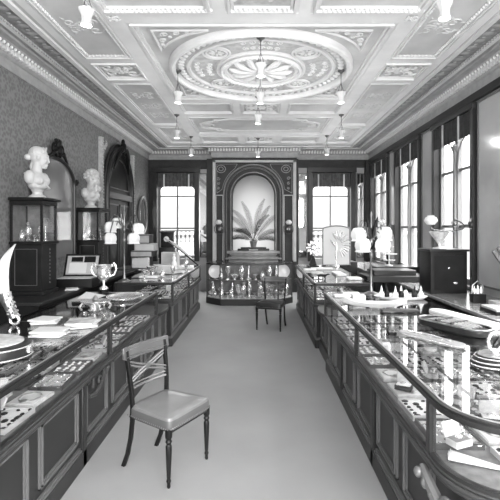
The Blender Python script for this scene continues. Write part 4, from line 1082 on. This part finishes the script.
# ivory blade ornament
t = thing('ivory_blade', 'tall ivory blade with an ornate silver mount leaning up at the left edge', 'ornament', (-1.93, 3.43, Z))
m = MB(); rings = []; 
for i in range(15):
    u = i/14; x = -.09-.05*sin(u*2.4)+.10*u**2.2; z = .24+.40*u; w = .055*sin(pi*(.25+.75*u))**.8+.002; x = x+.02*u
    rings.append([(x-w, 0, z), (x, -.012, z), (x+w*.9, 0, z), (x, .012, z)])
m.loft(rings, caps=True); m.build('blade', ivory, t)
m = MB(); m.tube([(-.09, 0, .25), (-.07, 0, .18), (-.035, 0, .10), (-.01, 0, .05)], [.048,.042,.034,.04], 12)
for k in range(40):
    u = k/40; m.ell((-.09+.08*u+.036*cos(k*2.4), .036*sin(k*2.4), .25-.2*u), (.012,.012,.012), 6, 4)
m.build('silver_mount', silverd, t)
m = MB(); m.tube([(.0+.035*cos(2*pi*k/20), -.02, .040+.035*sin(2*pi*k/20)) for k in range(20)], .012, 8, True); m.build('ring', silver, t)
# stacks of booklets
def stack(x, y, n, w, d, label, rz=0, big=False, z=Z, h=.011):
    zz = z
    for i in range(n):
        b = thing('booklet', f'{label}, {["lowest", "second from below", "third from below", "fourth from below", "fifth from below"][i] if i < n-1 else "topmost"} of the stack', 'book', (x+random.uniform(-.01,.01), y+random.uniform(-.01,.01), zz), rz+random.uniform(-.3,.3), label.split(',')[0]+' stack')
        MB().box(-w/2+.003, w/2-.003, -d/2+.003, d/2-.003, .002, h-.002).build('pages', paper, b)
        m = MB(); m.box(-w/2, w/2, -d/2, d/2, 0, .002); m.box(-w/2, w/2, -d/2, d/2, h-.002, h); m.box(-w/2, -w/2+.003, -d/2, d/2, 0, h); m.build('cover', [paper, mat('printed_cover', .45, .6, 0, .5, 18)][(i+int(x*50)) % 2], b)
        zz += h+.0005
stack(-1.49, 3.07, 3, .22, .17, 'pale booklet on the left counter nearest the banded casket', .15, h=.014)
stack(-1.72, 3.50, 3, .19, .18, 'pale booklet on the left counter by the ivory blade', .1)
stack(-1.38, 3.38, 3, .20, .22, 'white booklet on the left counter near its front rim', .2, h=.014)
# silver dish, leaflet, platter, trophy, compote
t = thing('silver_dish', 'ornate silver dish with scalloped rim on the left counter', 'dish', (-1.52, 4.02, Z))
MB().lathe([(.06,0),(.065,.01),(.04,.02),(.05,.04),(.11,.07),(.135,.085),(.13,.09),(.09,.075),(0,.05)], n=36, flute=.05, fl=9).build('bowl', silver, t)
MB().lathe([(.03,.05),(.02,.08),(.035,.10),(.02,.12),(.008,.14),(0,.145)], n=12).build('finial', silverd, t)
for k in range(4):
    a = k*pi/2+.5; m = MB(); m.tube([(.11*cos(a), .11*sin(a), .075), (.14*cos(a), .14*sin(a), .04), (.12*cos(a), .12*sin(a), .008)], [.01,.012,.012], 6); m.build('foot', silverd, t)
m = MB(); m.add([(-.12,-.08,.003),(.10,-.10,.003),(.13,.08,.012),(-.10,.11,.045),(-.12,-.08,.006),(.10,-.10,.006),(.13,.08,.016),(-.10,.11,.05)], [(0,3,2,1),(4,5,6,7),(0,1,5,4),(1,2,6,5),(2,3,7,6),(3,0,4,7)])
o = tag(m.build('leaflet', paper, loc=(-1.84, 4.75, Z)), 'curled white leaflet on the left counter before the trophy cup', 'leaflet')
t = thing('oval_platter', 'flat oval silver platter on the left counter beside the trophy cup', 'platter', (-1.46, 4.72, Z), R(5))
MB().lathe([(.8,0),(.85,.01),(1.0,.022),(1.0,.027),(.85,.018),(.8,.012),(0,.012)], n=48, sx=.19, sy=.26).build('plate', silver, t); m = MB()
for k in range(48): m.ell((.187*cos(2*pi*k/48), .255*sin(2*pi*k/48), .026), (.008,.008,.006), 6, 4)
m.build('gadroon_rim', silver, t)
t = thing('trophy_cup', 'two-handled silver trophy cup on a black plinth at the end of the near left counter', 'trophy', (-1.80, 5.02, Z), R(0))
MB().lathe([(.062,0),(.062,.02),(.05,.025),(.05,.055),(.058,.06),(0,.06)], n=20).build('plinth', ebony, t)
MB().lathe([(.05,.06),(.048,.075),(.015,.10),(.012,.125),(.02,.135),(.04,.16),(.075,.20),(.085,.235),(.08,.28),(.088,.325),(.10,.34),(.095,.34),(.075,.28),(0,.2)], n=32, flute=.02, fl=12).build('cup', silver, t)
for s in (-1, 1):
    m = MB(); m.tube([(s*.07,0,.20),(s*.12,0,.225),(s*.145,0,.28),(s*.14,0,.33),(s*.115,0,.36),(s*.095,0,.35),(s*.10,0,.32),(s*.115,0,.325)], [.008,.010,.011,.012,.013,.012,.01,.008], 8); m.build('handle', silver, t)
ware('compote', (-1.66, 6.30, Z), 'silver compote standing beside the left lamp standard', sc=1.0, sx=.95)
# open box on the wall cabinet
t = thing('open_case', 'dark open case with white lining on the low cabinet between the bust cabinets', 'case', (-2.52, 6.00, .88), R(4))
MB().rbox(-.25, .25, -.17, .17, 0, .12, .01).build('box', ebony, t)
m = MB(); lid = Matrix.Rotation(R(68), 3, 'X')
def lidm(mb): return mb.map(lambda p: lid @ p + Vector((0, .15, .12)))
lidm(MB().box(-.25, .25, 0, .34, -.02, 0)).build('lid', ebony, t); lidm(MB().box(-.22, .22, .03, .31, 0, .006)).build('lid_lining', paperg, t)
lidm(MB().box(-.18, .06, .05, .20, .006, .010)).build('white_card', paper, t); lidm(MB().box(-.16, .0, .22, .29, .006, .012).box(.02, .18, .21, .30, .006, .012)).build('dark_medallion', ebony, t)
MB().box(-.22, .22, -.14, .13, .12, .128).build('tray_lining', velvetm, t)
stack(-2.45, 5.66, 2, .15, .12, 'thin grey folio on the low left cabinet', .3, z=.88, h=.012)

# far left wall furniture and boxes: tiered trays
for i, (x, y, z, w, d, h, m_, lb) in enumerate((
    (-2.45, 8.75, .0, .70, .8, .90, wood, 'dark low cupboard by the left wall before the doorcase'),
    )):
    t = thing('low_cupboard', lb, 'cupboard', (x, y, z)); MB().rbox(-w/2, w/2, -d/2, d/2, 0, h-.03, .01).build('body', m_, t); MB().rbox(-w/2-.02, w/2+.02, -d/2-.02, d/2+.02, h-.03, h, .01).build('top', woodm, t)
def openbox(name, label, cat, loc, w, d, h, body, front, rz=0):
    t = thing(name, label, cat, loc, rz); MB().rbox(-w/2, w/2, -d/2, d/2, 0, h, .006).build('box', body, t)
    m = MB(); m.box(-w/2+.02, w/2-.02, -d/2-.004, -d/2, .015, h-.015); m.build('front_panel', front, t)
    MB().box(-w/2+.02, w/2-.02, -d/2+.02, d/2-.02, h, h+.004).build('top_panel', front, t); return t
openbox('stationery_case', 'silver-grey case lowest on the cupboard before the oval mirror', 'case', (-2.32, 8.62, .90), .36, .28, .22, silverd, paper)
openbox('stationery_case', 'pale flat tray case resting second on the cupboard stack', 'case', (-2.30, 8.62, 1.125), .44, .3, .12, woodm, paperg)
openbox('stationery_case', 'upper grey ribbed case, third of the cupboard stack', 'case', (-2.24, 8.62, 1.25), .40, .28, .14, paperg, paper)
openbox('stationery_case', 'topmost wide case of the cupboard stack', 'case', (-2.36, 8.62, 1.394), .46, .28, .17, woodm, paperg)
t = thing('mantel_clock', 'small dark upright clock case left of the left rear window', 'clock', (-2.0, 9.5, 0))
MB().rbox(-.16, .16, -.14, .14, 0, 1.28, .02).build('pedestal', wood, t); MB().rbox(-.13, .13, -.10, .10, 1.28, 1.60, .015).build('clock_case', ebony, t)
MB().lathe([(.06,0),(.06,.008),(0,.01)], (0, -.10, 1.46), 20, rot=Matrix.Rotation(pi/2, 3, 'X')).build('dial', china, t); MB().rbox(-.16, .16, -.13, .13, 1.60, 1.63, .01).build('cap', wood, t)
# objects on far left counter
openbox('glove_box', 'pale box on the farther left counter near its near end', 'box', (-1.72, 7.7, Z), .30, .26, .12, paper, paperg, .3)
openbox('glove_box', 'white upright box on the farther left counter beside the parasol', 'box', (-1.74, 8.55, Z), .34, .14, .30, paper, paperg)
t = thing('parasol', 'closed parasol with dark shaft leaning over the farther left counter', 'parasol', (-1.22, 8.9, Z+.01))
m = MB(); m.tube([(0,-.1,.0), (-.62,.0,.50)], [.014,.014], 8); m.build('shaft', ebony, t)
m = MB(); m.tube([(-.15,-.06,.15), (-.3,-.03,.27), (-.52,.0,.44), (-.72,.03,.56)], [.015,.03,.035,.012], 10); m.build('folded_cover', clothl, t)
t = thing('lace_fan', 'open white lace fan lying on the farther left counter', 'fan', (-1.42, 7.25, Z), R(35))
m = MB(); n = 14
pts = [(0,0)]+[(.30*cos(R(20+130*i/n)), .30*sin(R(20+130*i/n))) for i in range(n+1)]
m.loft([[(x, y, .004+(.012 if i % 2 else 0)) for i, (x, y) in enumerate(pts)], [(x, y, .008+(.012 if i % 2 else 0)) for i, (x, y) in enumerate(pts)]], caps=True); m.build('leaf', paper, t)
m = MB()
for i in range(0, n+1, 2): m.tube([(0,0,.012), (pts[i+1][0]*.8, pts[i+1][1]*.8, .02)], .004, 4)
m.build('sticks', ivory, t)
t = thing('figurine', 'small white figurine on the farther left counter beside the parasol', 'figurine', (-1.58, 8.1, Z))
MB().lathe([(.06,0),(.06,.03),(.045,.04),(.06,.07),(.05,.12),(.028,.17),(.04,.20),(.035,.23),(.015,.245),(.024,.27),(.022,.29),(0,.305)], n=16, sy=.8).build('figure', china, t)
ware('bowl', (-1.78, 7.25, Z), 'silver bowl on the farther left counter by its rear edge', sc=1.3)
ware('jar', (-1.50, 6.75, Z), 'lidded silver jar at the near end of the farther left counter', sc=.8)
for i, (k, x, y, lb) in enumerate((('vase', -1.32, 7.9, 'silver vase at the aisle rim of the farther left counter'), ('candlestick', -1.9, 8.75, 'silver candlestick at the far rear corner of the farther left counter'),
        ('goblet', -1.3, 6.55, 'silver goblet at the near aisle corner of the farther left counter'))):
    ware(k, (x, y, Z), lb)
for i, (x, y) in enumerate(((-1.7, 6.75), (-1.85, 8.0), (-1.4, 8.3))):
    o = tag(MB().rbox(-.14, .14, -.1, .1, 0, .03, .008).build('flat_case', [velvetl, velvetm, velvetl][i], loc=(x, y, Z)), ['pale flat case beside the lidded jar on the farther left counter', 'grey flat case at the rear edge of the farther left counter', 'pale flat case at the front edge of the farther left counter'][i], 'case')

# ------------------------------------------------------------------ objects on the right counter
def oval(mb, rx, ry, prof): return mb.lathe(prof, n=44, sx=rx, sy=ry)
# white boat-shaped tray with a box in it
t = thing('boat_tray', 'long white upturned boat-shaped dish on the near right counter', 'dish', (1.13, 4.16, Z), R(-8))
m = MB(); rings = []
for i in range(17):
    u = -1+2*i/16; w = .085*math.sqrt(max(0, 1-u*u))+.004; x = u*.30; up = .055*abs(u)**3; 
    rings.append([(x, -w, .05+up), (x, -w*.6, .012+up*.8), (x, 0, .0+up*.8), (x, w*.6, .012+up*.8), (x, w, .05+up), (x, w*.8, .052+up), (x, w*.5, .022+up*.8), (x, 0, .012+up*.8), (x, -w*.5, .022+up*.8), (x, -w*.8, .052+up)])
m.loft(rings, caps=True); m.build('shell', ivory, t)
MB().box(-.05, .05, -.02, .02, 0, .006).build('foot', ivory, t)
o = tag(MB().rbox(-.065, .065, -.05, .05, 0, .085, .006).build('small_box', paper, loc=(1.03, 4.42, Z)), 'small white cube box behind the boat-shaped dish', 'box')
t = thing('oval_tray', 'oval white tray of toilet bottles on the near right counter', 'tray', (1.56, 4.70, Z), R(0))
oval(MB(), .29, .15, [(.85,0),(.9,.008),(1,.028),(1,.033),(.9,.018),(.85,.01),(0,.01)]).build('tray', ivory, t)
nm = ['leftmost', 'second from left', 'third from left', 'middle', 'third from right', 'second from right', 'rightmost']
for i in range(7):
    x = 1.56-.21+.42*i/6; dark = i % 2 == 1; y = 4.70+.05*sin(i*2)
    b = thing('toilet_bottle', f'{"dark" if dark else "white"} pointed bottle, {nm[i]} on the oval white tray', 'bottle', (x, y, Z+.012), i)
    MB().lathe([(.026,0),(.03,.01),(.03,.045),(.02,.06),(.012,.075),(0,.08)], n=14).build('body', ebony if dark else china, b)
    MB().lathe([(.012,.072),(.012,.085),(.006,.115),(0,.135)], n=10).build('stopper', ebony if i in (1, 4, 5) else china, b)
# open dressing case with straps
t = thing('dressing_case', 'rounded black leather dressing case with bright fittings on the right counter', 'case', (1.48, 3.26, Z), R(-62))
def stad(w, d, k, n=10):
    pts = []
    for cx, a0 in ((w-d, -90), (-(w-d), 90)):
        for i in range(n+1):
            a = R(a0+180*i/n); pts.append((cx+d*k*cos(a), d*k*sin(a)))
    return pts
m = MB(); m.loft([[(x,y,z) for x,y in stad(.29,.105,k)] for z,k in ((0,.96),(.008,1.0),(.04,1.02),(.05,1.0),(.052,.92),(.042,.88),(.038,.5))], caps=True); m.build('shell', leatherd, t)
m = MB()
for yy in (-.055, -.018, .02, .06): m.tube([(-.19, yy, .048), (-.05, yy+.006, .052), (.08, yy-.004, .052), (.19, yy, .048)], [.006,.012,.015,.008], 8)
m.build('fitting', silver, t)
m = MB()
for xx in (-.09, .04): m.box(xx, xx+.018, -.09, .09, .058, .068)
m.build('strap', leatherd, t)
m = MB(); m.tube([(x,y,.05) for x,y in stad(.29,.105,1.0)], .006, 6, True); m.build('rim', silverd, t)
# long flat case in front of it
t = thing('paper_knife_case', 'long flat pale oval case with rounded ends on the right counter', 'case', (1.18, 2.94, Z), R(-58))
m = MB(); m.loft([[(x,y,z) for x,y in stad(.25,.05,k)] for z,k in ((0,.95),(.006,1.0),(.018,1.0),(.022,.92),(.023,.3))], caps=True); m.build('case_body', mat('case_grey', .3, .6), t)
m = MB(); m.tube([(x,y,.012) for x,y in stad(.25,.05,1.01)], .004, 5, True); m.tube([(-.2,0,.025),(0,.005,.028),(.15,-.005,.027)], [.004,.012,.006], 8)
for k in range(12): m.ell((-.17+.03*k, .018*sin(k*1.9), .025), (.010,.008,.005), 6, 4)
m.build('filigree', silver, t)
# long white sheet/box behind
t = thing('glove_stretcher_box', 'long white rounded-end box at the back of the right counter', 'box', (1.70, 3.58, Z), R(-72))
m = MB(); m.loft([[(x,y,z) for x,y in stad(.36,.075,k)] for z,k in ((0,.97),(.006,1.0),(.03,1.0),(.036,.95),(.037,.3))], caps=True); m.build('box', paper, t)
m = MB(); m.tube([(x,y,.018) for x,y in stad(.36,.075,1.0)], .003, 5, True); m.build('seam', paperg, t)
# ring handled oval dish cover
t = thing('ring_handled_dish', 'stepped dark oval dish with a silver ring handle at the right edge', 'dish', (1.38, 2.40, Z), R(10))
oval(MB(), .20, .13, [(.96,0),(1,.01),(1,.018),(.93,.024),(.95,.034),(.93,.04),(.85,.046),(.86,.054),(.82,.06),(0,.062)]).build('lid', leatherd, t)
m = MB()
for z, k in ((.014, 1.0), (.034, .955), (.054, .865)): m.tube([(.2*k*cos(2*pi*q/44), .13*k*sin(2*pi*q/44), z) for q in range(44)], .0045, 5, True)
m.build('silver_rim', silver, t); oval(MB(), .20, .13, [(.78,.062),(.76,.066),(0,.068)]).build('top_plate', silverd, t)
m = MB(); m.lathe([(.02,.066),(.012,.075),(.006,.09)], (-.06, 0, 0), 12); m.tube([(-.06+.045*cos(2*pi*q/28), 0, .135+.05*sin(2*pi*q/28)) for q in range(28)], .008, 8, True)
for q in range(20): m.ell((-.06+.05*cos(2*pi*q/20), 0, .135+.055*sin(2*pi*q/20)), (.008,.008,.008), 6, 4)
m.build('ring_handle', silver, t)
# flat cases toward the far end of R1
for x, y, w, d, m_, lb in ((1.30, 3.95, .34, .10, woodm, 'thin dark flat case behind the dressing case on the right counter'), (.95, 4.82, .2, .12, velvetl, 'pale flat case at the far end of the near right counter'),
                           (1.08, 5.03, .2, .1, paper, 'white flat box beside the foot of the right lamp standard')):
    tag(MB().rbox(-w/2, w/2, -d/2, d/2, 0, .022, .01).build('flat_case', m_, loc=(x, y, Z)), lb, 'case')
# far right counter things
t = thing('rosette_stand', 'small rosette fan ornament on a dark pyramid stand at the far right counter', 'ornament', (1.10, 8.62, Z))
MB().loft([[(s*a, q*a, z) for s, q in ((-1,-1),(1,-1),(1,1),(-1,1))] for a, z in ((.11,0),(.11,.03),(.07,.04),(.02,.22))], caps=True).build('stand', ebony, t)
m = MB(); 
for k in range(10):
    a = 2*pi*k/10; m.ell((.10*cos(a), 0, .38+.10*sin(a)), (.055, .012, .03), 8, 5, rot=Matrix.Rotation(-a, 3, 'Y'))
m.ell((0,-.01,.38), (.04,.02,.04)); m.tube([(0,0,.2),(0,0,.38)], .008, 6); m.build('rosette', silver, t)
t = thing('glass_screen', 'arched glass screen showing a feather fan before the right rear window', 'screen', (1.62, 8.9, Z))
P = [(-.28, .0)]+[(-.28+.05*(1-cos(pi/2*i/4)), .74+.05*sin(pi/2*i/4)) for i in range(5)]+[(.23+.05*sin(pi/2*i/4), .79-.05*(1-cos(pi/2*i/4))) for i in range(5)]+[(.28, 0)]
P = [(-.28,0),(-.28,.74),(-.26,.78),(-.20,.80),(-.1,.82),(0,.825),(.1,.82),(.20,.80),(.26,.78),(.28,.74),(.28,0)]
m = MB(); m.tube([(x, 0, z) for x, z in P], .014, 6); m.tube([(-.28,0,.014),(.28,0,.014)], .014, 6); m.build('frame', mat('screen_frame', .2, .4, .3), t)
MB().loft([[(x*.97, -.003, z*.98+.005) for x, z in P], [(x*.97, .003, z*.98+.005) for x, z in P]], caps=True).build('glass', mat('milky_glass', .62, .3), t)
for s in (-1, 1): MB().box(s*.26-.04, s*.26+.04, -.08, .08, 0, .02).build('foot', wood, t)
t = thing('feather_fan', 'pale feather fan on a stem in front of the arched glass screen', 'fan', (1.60, 8.78, Z))
for k in range(15):
    a = R(-70+k*13.5); m = MB(); m.ell((.05+.15*cos(a), 0, .44+.20*sin(a)), (.095, .008, .020), 10, 5, rot=Matrix.Rotation(-a, 3, 'Y')); m.build('feather', silverd if k % 2 else paper, t)
m = MB(); m.lathe([(.07,0),(.06,.02),(.015,.04),(.01,.10),(.025,.2),(.012,.3),(.02,.42),(.0,.5)], n=14); m.tube([(0,0,.4),(-.06,0,.46),(-.12,0,.54)], [.012,.02,.005], 6); m.build('stem', silver, t)
t = thing('bronze_beast', 'small dark four-legged bronze animal on the farther right counter', 'figurine', (.98, 6.55, Z), R(10))
m = MB(); m.tube([(-.07,0,.045),(-.03,0,.052),(.03,0,.05),(.06,0,.055),(.085,0,.068)], [.016,.022,.020,.014,.012], 8)
for x in (-.055, .045):
    for y in (-.014, .014): m.tube([(x,y,.045),(x-.006,y,.022),(x+.002,y,.0)], [.010,.007,.006], 6)
m.tube([(-.07,0,.05),(-.10,0,.04),(-.115,0,.015)], [.006,.005,.003], 5); m.ell((.10,0,.068), (.02,.011,.011)); m.build('body', ebony, t)
for i, (x, y, w, d) in enumerate(((1.2, 8.1, .4, .16), (.95, 7.9, .22, .16), (1.35, 7.2, .16, .5), (1.0, 7.3, .2, .2), (1.45, 6.5, .2, .2))):
    tag(MB().rbox(-w/2, w/2, -d/2, d/2, 0, .03, .01).build('flat_case', [paper, velvetl, paper, velvetm, velvetl][i], loc=(x, y, Z)),
        ['long white flat case at the far end of the farther right counter', 'pale case beside the rosette ornament', 'narrow white runner case in the middle of the farther right counter', 'grey flat case near the aisle rim of the farther right counter', 'pale case at the near end of the farther right counter'][i], 'case')
# window shelf things
t = thing('box_cabinet', 'black cube-shaped box cabinet on the window shelf', 'cabinet', (2.54, 5.92, .82))
MB().rbox(-.245, .245, -.2, .2, 0, .56, .01).build('body', ebony, t); MB().rbox(-.27, .27, -.22, .22, .56, .59, .01).build('top', wood, t)
m = MB(); m.ell((0, -.203, .34), (.012,.008,.012)); m.ell((.09, -.203, .14), (.03,.006,.018)); m.build('knob', silver, t)
MB().box(-.20, .20, -.206, -.2, .05, .51).build('door', ebony, t)
t = thing('glass_bowl', 'cut-glass footed bowl on top of the black box cabinet', 'bowl', (2.50, 5.92, 1.411))
MB().lathe([(.09,0),(.09,.012),(.02,.03),(.018,.06),(.04,.09),(.10,.17),(.145,.23),(.14,.235),(.09,.18),(.03,.10),(0,.09)], n=32, flute=.04, fl=12).build('bowl', mat('cut_glass', .75, .08, .0, .2, 30, spec=1), t)
t = thing('cruet_frame', 'small dark lantern-like cruet frame on the window shelf', 'cruet', (2.58, 5.05, .82))
MB().rbox(-.08, .08, -.05, .05, 0, .10, .01).build('box', ebony, t)
m = MB(); m.tube([(-.07,0,.1),(-.06,0,.2),(0,0,.25),(.06,0,.2),(.07,0,.1)], .007, 6)
m.build('handle', silverd, t)
for i, x in enumerate((-.04, .0, .04)): MB().lathe([(.016,.1),(.018,.15),(.008,.17),(.010,.19),(0,.2)], (x, 0, 0), 10).build('bottle', [silver, china, silver][i], t)
tag(MB().rbox(-.16, .16, -.07, .07, 0, .05, .008).build('flat_case', velvetm, loc=(2.80, 4.86, .82)), 'grey case beside the cruet frame on the window shelf', 'case')
t = thing('marble_slab', 'white slab with dark edge on the window shelf at the right edge', 'slab', (2.62, 4.42, .82))
MB().rbox(-.26, .26, -.16, .16, 0, .035, .006).build('base', ebony, t); MB().rbox(-.25, .25, -.15, .15, .035, .06, .006).build('slab', marble, t)
t = thing('jar_group', 'small white lidded pot on the white slab at the right edge', 'pot', (2.60, 4.46, .88)); MB().lathe([(.05,0),(.06,.02),(.05,.06),(.02,.075),(.015,.1),(0,.1)], n=16).build('pot', china, t)
t = thing('easel_frame', 'slanted picture frame edge leaning at the far right of the window shelf', 'picture frame', (2.62, 4.68, .82))
m = MB()
for a, b in (((-.06,0,.62),(.30,0,.10)), ((-.02,-.02,.66),(.34,-.02,.14))): m.bar(a, b, .03, .03)
m.build('frame', woodl, t); MB().bar((.30,.0,0),(.34,.0,.16), .03, .03).build('foot', wood, t)
# stepped dark slabs and white things beyond
def slab(x0, x1, y0, y1, z0, z1, lb, m_=wood):
    o = MB().rbox(-(x1-x0)/2, (x1-x0)/2, -(y1-y0)/2, (y1-y0)/2, 0, z1-z0, .015).build('wooden_plinth', m_, loc=((x0+x1)/2, (y0+y1)/2, z0)); tag(o, lb, 'plinth')
slab(1.75, 2.75, 6.9, 7.5, .82, .92, 'low dark display plinth lowest of the stepped plinths on the window shelf')
slab(1.90, 2.60, 7.05, 7.5, .92, 1.0, 'dark plinth stacked on the lowest stepped plinth')
slab(2.20, 2.95, 7.9, 8.5, .82, .98, 'dark plinth farther along the window shelf behind the stepped pair')
slab(1.62, 2.2, 9.5, 10.1, 0, .95, 'dark pedestal block in the right rear part of the room')
tag(MB().rbox(-.13, .13, -.1, .1, 0, .16, .01).build('pale_box', paper, loc=(1.91, 9.75, .951)), 'pale box on the dark pedestal near the right rear window', 'box')
t = thing('etagere_stand', 'white three-tier stand on the plinth near the far right windows', 'stand', (2.50, 8.2, .98))
m = MB()
for z, w in ((.10, .11), (.22, .15), (.36, .09)): m.lathe([(w, z), (w, z+.012), (0, z+.014)], n=20)
m.build('tier', china, t)
m = MB(); m.tube([(0,0,0),(0,0,.42)], .014, 8); m.lathe([(.07,0),(.06,.02),(0,.03)], n=16); m.build('stem', china, t)
# smaller pieces belong to the part that carries them
SUB = {'nail_trim': 'seat', 'stringing': 'top_rail', 'lid_lining': 'lid', 'white_card': 'lid', 'dark_medallion': 'lid', 'knob': 'door', 'card': 'box', 'blind_tape': 'blind', 'lid_panel': 'body', 'clasp': 'body',
       'top_plate': 'lid', 'silver_rim': 'lid', 'gadroon_rim': 'plate', 'dial': 'clock_case', 'lining': 'tray_body', 'name_plate': 'lower_step', 'pane': 'sash', 'finial': 'bowl'}
for o in list(bpy.data.objects):
    k = o.name.split('.')[0]
    if k in SUB and o.parent is not None and o.parent.type == 'EMPTY' or (k in ('pane', 'blind_tape') and o.parent is not None):
        for q in [q for q in bpy.data.objects if q.parent == o.parent and q.name.split('.')[0] == SUB.get(k)]:
            o.parent = q; break
